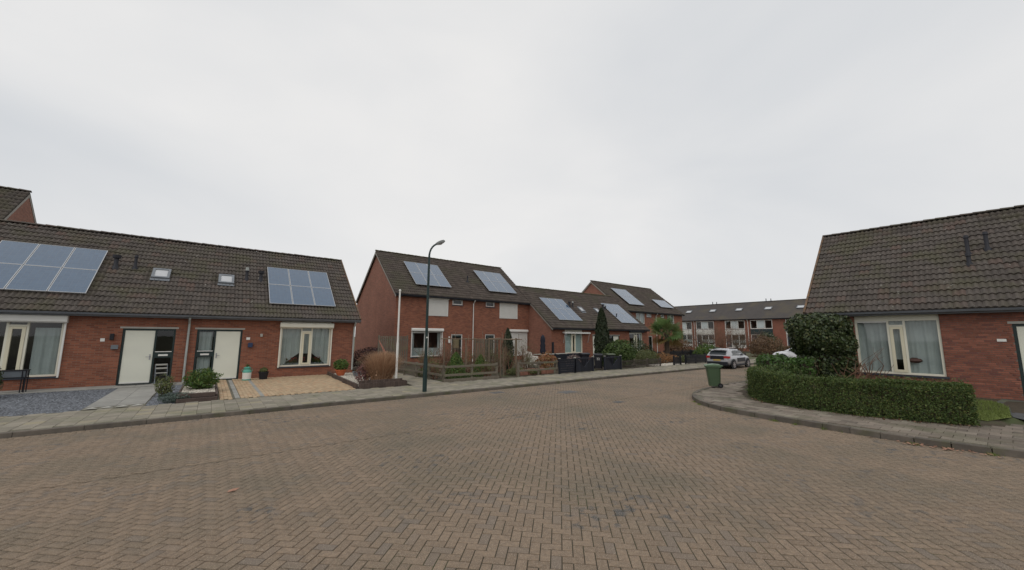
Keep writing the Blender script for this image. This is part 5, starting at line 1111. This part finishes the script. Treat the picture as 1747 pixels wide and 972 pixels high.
def wheelie(label, loc, rz, m='bin_green', ml='bin_lid', sc=1., group='wheelie bins', num=None):
    t = thing('wheelie_bin', label, 'wheelie bin', loc, rz, group); t.scale = (sc, sc, sc)
    w0, w1, d0, d1, hh = .205, .275, .22, .315, .96     # half width / depth at bottom and top; front is -y, wheels at +y
    mb = MB(); rows_ = []
    for z, fx, in ((.06, 0.), (.30, .25), (.86, .92)):
        hw = w0 + (w1 - w0)*fx; yf = -d0 - (d1 - d0)*fx; yb = d0 + .03*fx; c_ = .05
        rows_.append([(-hw + c_, yf, z), (hw - c_, yf, z), (hw, yf + c_, z), (hw, yb - c_, z), (hw - c_, yb, z), (-hw + c_, yb, z), (-hw, yb - c_, z), (-hw, yf + c_, z)])
    vs = [v for r_ in rows_ for v in r_]; fs = [(i*8 + k, i*8 + (k + 1) % 8, (i + 1)*8 + (k + 1) % 8, (i + 1)*8 + k) for i in range(2) for k in range(8)] + [tuple(range(7, -1, -1)), tuple(range(16, 24))]
    mb.add(vs, fs); mb.build('body', m, t, bevel=.008)
    MB().box(-w1 - .02, -d1 - .025, .862, w1 + .02, d0 + .06, .92).build('rim', m, t, bevel=.012)
    ld = MB(); ld.prism([(-d1 - .05, .925), (-d1 - .05, .945), (-d1 + .02, .985), (0, 1.02), (d0 + .02, 1.0), (d0 + .09, .96), (d0 + .09, .925)], -w1 - .035, w1 + .035, 'x'); ld.build('lid', ml, t, bevel=.014)
    hd = MB(); hd.tube([(-.2, d0 + .05, .93), (-.2, d0 + .13, .95), (.2, d0 + .13, .95), (.2, d0 + .05, .93)], .016, 8); hd.build('handle', m, t)
    for s in (-1, 1):
        wh = MB(); M_ = Matrix.Translation((s*.245, d0 - .02, .10)) @ Matrix.Rotation(PI/2, 4, 'Y'); wh.lathe([(.07, -.03), (.10, -.03), (.10, .03), (.07, .03)], 18, M=M_); w_o = wh.build('wheel', 'rubber', t); MB().lathe([(.05, -.035), (.05, .035)], 12, M=M_).build('hub', 'car_grey', w_o)
    MB().tube([(-.24, d0 - .02, .10), (.24, d0 - .02, .10)], .014, 8).build('axle', 'steel', t)
    for s in (-1, 1): MB().box(s*.12 - .015, -d1*.8 - .0, .3, s*.12 + .015, -d1*.8 + .02, .8)
    if num:
        cu_ = bpy.data.curves.new('number', 'FONT'); cu_.body = num; cu_.size = .22; cu_.align_x = 'CENTER'; cu_.extrude = .001; cu_.materials.append(MATS['paper']); o_ = bpy.data.objects.new('number_text', cu_); COL.objects.link(o_); me_ = bpy.data.meshes.new_from_object(o_.evaluated_get(bpy.context.evaluated_depsgraph_get())); bpy.data.objects.remove(o_); o = bpy.data.objects.new('number', me_); COL.objects.link(o); o.parent = t; o.location = (0, -.312, .60); o.rotation_euler = (PI/2 + .10, 0, 0)
    return t
wheelie('green wheelie bin standing alone on the corner pavement', (16.15, 7.45, .124), math.radians(213), sc=.90)
wheelie('dark blue black bin behind the gap of the gates', (19.55, 17.3, GZ), -.5, 'bin_dark', 'bin_dark', .93)
wheelie('dark bin marked 32 on its front', (19.42, 16.05, GZ), math.radians(-50), 'bin_dark', 'bin_dark', .93, num='32')
wheelie('dark bin with olive green lid behind the plank gate', (20.25, 15.85, GZ), -.3, 'bin_dark', 'bin_olive', .93)
cone_tree('tall_conifer', 'tall dark column shaped conifer before the bungalow doors', (21.9, 17.7, 0), 4.05, .50, 15000, .13, 'conifer_leaf', prof=lambda u: np.minimum(1, .85 + u)*np.clip((1.01 - u)*1.7, 0, 1)**.55)
bush('laurel_bush', 'large glossy laurel bush beside the tall conifer', 'shrub', (22.7, 16.8, 0), (1.35, .95, .95), 7500, .15, 'green_leaf', 60, .18, .45)
bush('clipped_box', 'rounded clipped green shrub behind the picket fence', 'shrub', (26.55, 17.3, 0), (1.45, .8, .58), 7500, .065, 'olive_leaf', 61, .06)
bush('heather_tub', 'pale brownish heather behind the V barred gate', 'shrub', (17.0, 15.9, GZ), (.62, .25, .5), 1100, .06, 'heather', 62, .15)
t = thing('picket_fence', 'weathered low picket fence below the clipped round shrub', 'fence', (20.6, 15.12, GZ))
for q in range(36): MB().box(q*.125, -.008, .04, q*.125 + .04, .008, .54 + .02*math.sin(q*1.7)).build('picket', 'wood_dark', t)
for z in (.15, .42): MB().box(-.03, .010, z, 4.54, .035, z + .045).build('rail', 'wood_dark', t)
for x in (0, 1.45, 2.9, 4.46): MB().box(x - .04, .046, -.08, x + .04, .12, .58).build('post', 'wood_grey', t)
t = thing('garden_gate', 'small black gate between two posts beyond the picket fence', 'gate', (26.7, 15.1, GZ))
for x in (0, .92): MB().box(x - .05, -.05, -.1, x + .05, .05, .66).build('post', 'black', t)
for q in range(6): MB().box(.09 + q*.13, -.01, .06, .17 + q*.13, .01, .56).build('picket', 'black', t)
for z in (.15, .45): MB().box(.06, .012, z, .86, .035, z + .06).build('rail', 'black', t)
def black_fence(label, a, b, hh, grp):
    t = thing('picket_fence', label, 'fence', (*a, GZ), math.atan2(b[1] - a[1], b[0] - a[0]), grp); L = math.hypot(b[0] - a[0], b[1] - a[1])
    for q in range(int(L/.16)): MB().prism([(q*.16, .06), (q*.16 + .1, .06), (q*.16 + .1, hh - .06), (q*.16 + .05, hh), (q*.16, hh - .06)], -.01, .01, 'y').build('picket', 'black', t)
    for z in (.18, hh - .22): MB().box(0, .012, z, L, .04, z + .07).build('rail', 'black', t)
    for q in range(int(L/1.5) + 1): MB().box(q*1.5 - .045, .041, -.08, q*1.5 + .045, .13, hh + .05).build('post', 'black', t)
black_fence('low black picket fence along the pavement before the silver car', (28.5, 15.1), (34.6, 15.0), .68, 'black picket fences'); black_fence('black picket fence further back behind the orange shrubs', (28.0, 19.3), (38.5, 19.0), .75, 'black picket fences')
for i, (x, y, rx, rz_, lb) in enumerate([(28.0, 16.7, .75, .42, 'bright orange low shrub next to the clipped round shrub'), (29.8, 17.0, .6, .30, 'smaller orange brown shrub behind the small black gate'), (31.0, 16.6, .6, .28, 'yellowish low shrub behind the black fence')]):
    bush('orange_shrub', lb, 'shrub', (x, y, GZ), (rx, .5, rz_), 1300, .075, ('orange_leaf', 'orange_leaf', 'olive_leaf')[i], 70 + i, .25, group='low shrubs behind the black fence')
chips('pale_gravel', 'pale gravel with white stones behind the small black gate', 'gravel', [(25.3, 15.3), (29, 15.3), (29, 16.4), (25.3, 16.4)], GZ - .03, 900, .09, 'pebble', .6)
# fan palm
t = thing('palm_tree', 'fan palm with shaggy trunk and yellowed lower fronds', 'palm tree', (31.7, 18.5, 0))
MB().tube([(0, 0, -.1), (.03, .02, 1.0), (0, 0, 2.4)], [.17, .2, .17], 10).build('trunk', 'bark', t)
def fronds(name, n, el0, el1, L, m, cz):
    V = []; F = []; R = []
    for q in range(n):
        az = random.uniform(0, 2*PI); el = random.uniform(el0, el1); d = Vector((math.cos(az)*math.cos(el), math.sin(az)*math.cos(el), math.sin(el))); p0 = Vector((0, 0, cz + random.uniform(-.25, .2))); pl = L*random.uniform(.3, .65); hub = p0 + d*pl
        s_ = d.cross(_z).normalized(); u_ = s_.cross(d).normalized(); ro = random.gauss(0, .7); s_, u_ = s_*math.cos(ro) + u_*math.sin(ro), u_*math.cos(ro) - s_*math.sin(ro); rv = random.random()
        b = len(V); V += [tuple(p0 - s_*.012), tuple(p0 + s_*.012), tuple(hub + s_*.008), tuple(hub - s_*.008)]; F.append((b, b + 1, b + 2, b + 3)); R += [rv]*4
        for k in range(17):
            a = (k - 8)/8*1.75; dd = (d*math.cos(a) + s_*math.sin(a)).normalized(); ll = L*.62*random.uniform(.8, 1.05); mid = hub + dd*ll*.62 + u_*.03; tip = hub + dd*ll + Vector((0, 0, -.10*ll*random.uniform(.3, 1.8))); ww = dd.cross(u_).normalized()*.04
            b = len(V); V += [tuple(hub), tuple(mid + ww), tuple(tip), tuple(mid - ww)]; F.append((b, b + 1, b + 2, b + 3)); R += [rv]*4
    np_mesh(name, np.array(V), np.array(F), m, t, np.array(R))
fronds('crown', 46, -.35, 1.45, 1.45, 'palm_leaf', 2.45); fronds('dead_fronds', 9, -.75, -.35, 1.4, 'palm_old', 2.25)
# shrubs and small trees beyond
bush('dark_shrub', 'dark blue green shrub behind the palm trunk', 'shrub', (32.0, 21.5, 0), (1.5, 1.0, .9), 2500, .12, 'shrub_leaf', 80, .2)
bush('russet_hedge', 'tall russet brown beech hedge right of the palm', 'hedge', (37.2, 20.6, 0), (1.5, 1.2, 1.05), 3800, .14, 'brown_leaf', 81, .2)
bush('green_shrub', 'fresh green shrub behind the black fence and the silver car', 'shrub', (38.5, 18.2, 0), (2.0, 1.0, .72), 3600, .13, 'bright_leaf', 82, .2)
for i, (x, y, hh, lb, m_) in enumerate([(42.5, 20.5, 3.7, 'bare tan shrub standing before the terrace, left of the silver car roof', 'twig'), (46.0, 20.3, 4.0, 'tall bare reddish shrub above the silver car', 'twig_red'), (49.5, 19.7, 3.6, 'bare spreading shrub before the terrace downpipe', 'twig'), (52.5, 18.8, 3.0, 'bare dark shrub right above the car bonnet', 'twig_red')]):
    bare_shrub('bare_tree', lb, (x, y, 0), hh, 16, .42, 3, m_, 4, .026, 'bare shrubs before the terrace', (500, .07, 'brown_leaf'))
bush('holly_shrub', 'dark brown green rounded shrub to the right of the silver car', 'shrub', (50.5, 17.2, 0), (2.2, 1.6, 1.15), 4200, .14, 'brown_leaf', 84, .25); bush('dark_evergreen', 'dark evergreen shrub before the grey terrace door', 'shrub', (55.5, 18.8, 0), (1.7, 1.5, 1.5), 3200, .15, 'shrub_leaf', 85, .22)
hedge('brown_hedge', 'low brown hedge below the terrace windows, behind the white car', [(58, 21.5), (58, 14)], .9, 1.0, lambda x, y: 0., 4000, .14, 'brown_leaf')

# ------------------------------------------------------------------ near corner garden on the right
def gz(x, y):
    return .115 + .2*min(1, max(0, (x - 13.6)/3.6))
gxs = np.linspace(13.2, 19.2, 22); gys = np.linspace(-6, 7.2, 40); V = [(x, y, gz(x, y) - .012 if inside(np.array([[x, y]]), hedge_in)[0] else .08) for x in gxs for y in gys]; n_ = len(gys)
F = [(i*n_ + j, (i + 1)*n_ + j, (i + 1)*n_ + j + 1, i*n_ + j + 1) for i in range(len(gxs) - 1) for j in range(n_ - 1)]
F = [f for f in F if any(V[q][2] > .09 for q in f)]
structure(np_mesh('garden_terrain', np.array(V), np.array(F), 'soil'))
HP = [(15.3, 5.55), (14.55, 5.22), (13.95, 4.65), (13.64, 3.9), (13.62, 3.1), (13.78, 2.2), (14.04, 1.3), (14.26, .68)]
hedge('clipped_hedge', 'clipped green box hedge curving round the corner garden', HP, .58, .90, lambda x, y: gz(x, y) - .01, 80000, .037, 'hedge_leaf', .6)
hedge('laurel_hedge', 'bright leafed laurel hedge left of the big shrub, behind the clipped hedge', [(19.6, 6.35), (17.6, 5.9), (16.95, 5.2), (16.8, 4.2)], .9, 1.08, lambda x, y: .25, 7500, .10, 'laurel_leaf', .5, .07)
t = thing('ivy_shrub', 'big dome of dark ivy growing against the corner bungalow', 'shrub', (17.45, 4.12, .28))
crown(t, 'foliage', (0, .10, 1.92), (.95, .88, .80), 21000, .085, 'shrub_leaf', .7, 91, .15, .4, f=3.4, box=2.8); crown(t, 'foliage', (.05, -.02, .9), (.80, .78, .9), 12000, .085, 'shrub_leaf', .7, 92, .15, .5)
mb = MB()
for _ in range(22): branches(mb, (random.gauss(0, .35), random.gauss(-.3, .5), -.1), (random.gauss(0, .35), random.gauss(-.1, .5), .9), 1.2, .028, 1, 3, .5, .05, 4)
mb.build('stem', 'twig_red', t)
MB().lathe([(.2, .25), (.42, .8), (.66, 1.5), (.62, 2.1), (.3, 2.4), (.02, 2.45)], 14).build('inner_wood', 'bark', t)
bush('low_shrub', 'low green shrub between the clipped hedge and the big ivy shrub', 'shrub', (15.9, 5.0, .2), (.75, .7, .52), 3000, .085, 'green_leaf', 93, .2)
t = thing('bare_vine', 'bare reddish brown vine stems under the corner bungalow window', 'vine', (18.2, 3.0, .28)); mb = MB()
for _ in range(26): branches(mb, (random.uniform(-.2, .35), random.uniform(-1.3, .5), -.03), (random.gauss(0, .3), random.gauss(0, .8), .7), .5, .012, 1, 3, .8, .0, 3)
mb.build('branches', 'twig_red', t)
lw = sheet('lawn', [(14.7, .5), (15.5, .15), (16.9, .18), (17.9, .45), (17.8, .85), (14.8, .95)], .0, 'lawn')
for v in lw.data.vertices: v.co.z = gz(v.co.x, v.co.y) + .004
P = np.stack([rng.uniform(14.3, 18.3, 9000), rng.uniform(-.1, .95, 9000)], 1); P = P[inside(P, [(14.7, .5), (15.5, .15), (16.9, .18), (17.9, .45), (17.8, .9), (14.8, .95)])]; P = np.concatenate([P, np.array([[gz(*p)] for p in P])], 1)
o = blades(None, 'grass', P, .07, .008, 'grass_blade', .6, 2); o['kind'] = 'stuff'; tag(o, 'patch of green lawn at the end of the clipped hedge', 'grass')
dr = sheet('driveway', [(15.55, .12), (14.9, -.4), (24, -5), (24, -6), (19.2, -6), (19.0, .3), (18.0, .4), (16.9, .16)], .0, 'drive')
for v in dr.data.vertices: v.co.z = gz(min(v.co.x, 19), v.co.y) + .003
P = np.stack([rng.uniform(13.2, 15.3, 2600), rng.uniform(.1, 6.3, 2600)], 1)
HF = np.array([(p.x - .36, p.y) for p in smooth_path(HP, .1)]); dd_ = np.min(np.linalg.norm(P[:, None] - HF[None], axis=2), 1); P = P[dd_ < .14 + .1*rng.random(len(P))]; P = np.concatenate([P, np.array([[gz(*p) + .0] for p in P])], 1)
V, F, R = leaf_quads(P + np.array([0, 0, .012]), np.tile([0, 0, 1.], (len(P), 1)), .05, .7, .5); o = np_mesh('leaf_litter', V, F, 'brown_leaf', None, R, kind='stuff'); tag(o, 'brown leaf litter along the foot of the clipped hedge', 'leaves')
# moss and weeds along the near kerb
KE = np.array([(p.x - .06 if p.y < 6 else p.x - .04, p.y) for p in kp if -1 < p.y < 6.8 and p.x < 13]); i = rng.integers(0, len(KE), 1500); P = KE[i] + rng.normal(0, .05, (1500, 2)); P = P[(np.sin(P[:, 1]*2.3) + np.sin(P[:, 1]*5.1 + 1)) > .35]
o = blades(None, 'weeds', np.concatenate([P, np.zeros((len(P), 1))], 1), .05, .008, 'grass_blade', .8, 2); o['kind'] = 'stuff'; tag(o, 'small weeds in the gutter along the curved kerb', 'weeds')

# ------------------------------------------------------------------ cars (local: x forward, y left)
def car(name, label, loc, rz, paint, sc=(1, 1, 1), cladding=True):
    t = thing(name, label, 'car', loc, rz); t.scale = sc
    def loft(secs, closed=True):
        n = len(secs[0]); vs = [v for s_ in secs for v in s_]; fs = [(i*n + k, i*n + k + 1, (i + 1)*n + k + 1, (i + 1)*n + k) for i in range(len(secs) - 1) for k in range(n - 1)]
        return vs, fs + [tuple(range(n)), tuple(range(len(secs)*n - 1, (len(secs) - 1)*n - 1, -1))]
    def sec(x, hw, zb, zm, zt, k=.9):
        half = [(hw*.80, zb), (hw*.97, zb + .10), (hw, zm), (hw*.985, zt - .12), (hw*k, zt - .02), (hw*.55, zt)]
        return [(x, -y, z) for y, z in half] + [(x, y, z) for y, z in half[::-1]]
    st_ = [(-2.06, .70, .42, .62, .90), (-2.0, .80, .30, .60, .98), (-1.75, .85, .24, .60, 1.00), (-1.0, .865, .22, .58, 1.00), (.2, .865, .21, .58, .98), (1.0, .86, .21, .58, .96), (1.5, .845, .22, .57, .93), (1.85, .79, .24, .55, .84), (2.03, .70, .30, .52, .72), (2.08, .55, .36, .50, .62)]
    b = MB(); b.add(*loft([sec(*q) for q in st_])); body = b.build('body', paint, t, smooth=True)
    m_ = body.modifiers.new('sub', 'SUBSURF'); m_.levels = m_.render_levels = 2
    def csec(x, wb, wt, zt, zb=.93): half = [(wb, zb), (wb*.98, zb + (zt - zb)*.35), (wt*1.06, zb + (zt - zb)*.78), (wt*.93, zt - .01), (wt*.5, zt + .02)]; return [(x, -y, z) for y, z in half] + [(x, y, z) for y, z in half[::-1]]
    c_ = MB(); c_.add(*loft([csec(-1.98, .74, .72, .99), csec(-1.72, .78, .64, 1.30), csec(-1.5, .79, .63, 1.42), csec(-.6, .80, .62, 1.47), csec(.15, .80, .61, 1.44), csec(.45, .79, .62, 1.33), csec(1.18, .74, .68, .96)])); cab = c_.build('cabin', paint, t, smooth=True)
    def glass(pts): return MB().add(pts, [tuple(range(len(pts)))]).build('window', 'car_glass', cab)
    glass([(-1.985, -.60, 1.06), (-1.985, .60, 1.06), (-1.76, .56, 1.315), (-1.76, -.56, 1.315)]); glass([(1.10, -.64, 1.03), (1.10, .64, 1.03), (.50, .56, 1.36), (.50, -.56, 1.36)])
    for s in (-1, 1):
        glass([(-1.25, s*.812, 1.0), (-.45, s*.815, 1.0), (-.45, s*.715, 1.37), (-1.12, s*.715, 1.35)]); glass([(-.38, s*.815, 1.0), (.80, s*.80, .99), (.32, s*.715, 1.33), (-.38, s*.715, 1.37)])
        MB().box(-1.2, s*.56, 1.475, .1, s*.60, 1.53).build('roof_rail', 'car_grey', cab, bevel=.01)
        MB().add([(-2.09, s*.50, .80), (-2.09, s*.50, .95), (-2.03, s*.80, .95), (-1.86, s*.87, .94), (-1.86, s*.875, .80), (-2.03, s*.80, .79)], [(0, 1, 2, 5), (5, 2, 3, 4)]).build('tail_light', 'tail_red', t)
        MB().box(.62, s*.84, 1.0, .78, s*1.0, 1.12).build('mirror', 'car_black', t, bevel=.03)
        if cladding: MB().box(-.62, s*.863, .50, .78, s*.885, .80).build('door_cladding', 'car_grey', t, bevel=.02)
        MB().box(-.92, s*.80, .20, .95, s*.868, .30).build('sill_trim', 'car_black', t, bevel=.01)
        for x in (-1.32, 1.28):
            M_ = Matrix.Translation((x, s*.80, .32)) @ Matrix.Rotation(PI/2, 4, 'X')
            MB().lathe([(.42, -.07*s - .01), (.42, -.07*s + .01)], 24, M=M_).build('wheel_arch', 'car_black', t)
            tw = MB().lathe([(.22, -.09), (.30, -.10), (.32, -.07), (.32, .07), (.30, .10), (.22, .09)], 24, M=M_).build('wheel', 'rubber', t, smooth=True)
            rm = MB(); rm.lathe([(.06, -s*.105), (.06, -s*.10)], 12, M=M_)
            for q in range(6): a = q*PI/3; rm.add([(.04*math.cos(a + 1.2), .04*math.sin(a + 1.2), -s*.106), (.04*math.cos(a - 1.2), .04*math.sin(a - 1.2), -s*.106), (.215*math.cos(a - .2), .215*math.sin(a - .2), -s*.10), (.215*math.cos(a + .2), .215*math.sin(a + .2), -s*.10)], [(0, 1, 2, 3)], M_)
            rm.lathe([(.20, -s*.098), (.225, -s*.102)], 24, M=M_, cap=False); rm.build('rim', 'rim', tw)
    MB().box(-2.088, -.49, .70, -2.05, .49, .965).build('tailgate_band', 'car_black', t, bevel=.015)
    MB().box(-2.10, -.26, .60, -2.055, .26, .705).build('number_plate', 'plate_yellow', t); 
    MB().box(-2.115, -.74, .24, -1.9, .74, .54).build('bumper', 'car_black', t, bevel=.04); MB().box(1.9, -.6, .24, 2.11, .6, .42).build('bumper', 'car_black', t, bevel=.04)
    MB().box(-1.9, -.62, 1.40, -1.60, .62, 1.44).build('spoiler', paint, t, bevel=.01)
    return t
car('parked_car', 'silver hatchback with dark door cladding parked at the far kerb', (29.35, 12.42, 0), .04, 'silver', (.98, .90, .90))
car('parked_car', 'white car half hidden behind the big ivy shrub', (39.2, 10.7, 0), PI/2 + .1, 'car_white', (1, 1, 1.04), False)
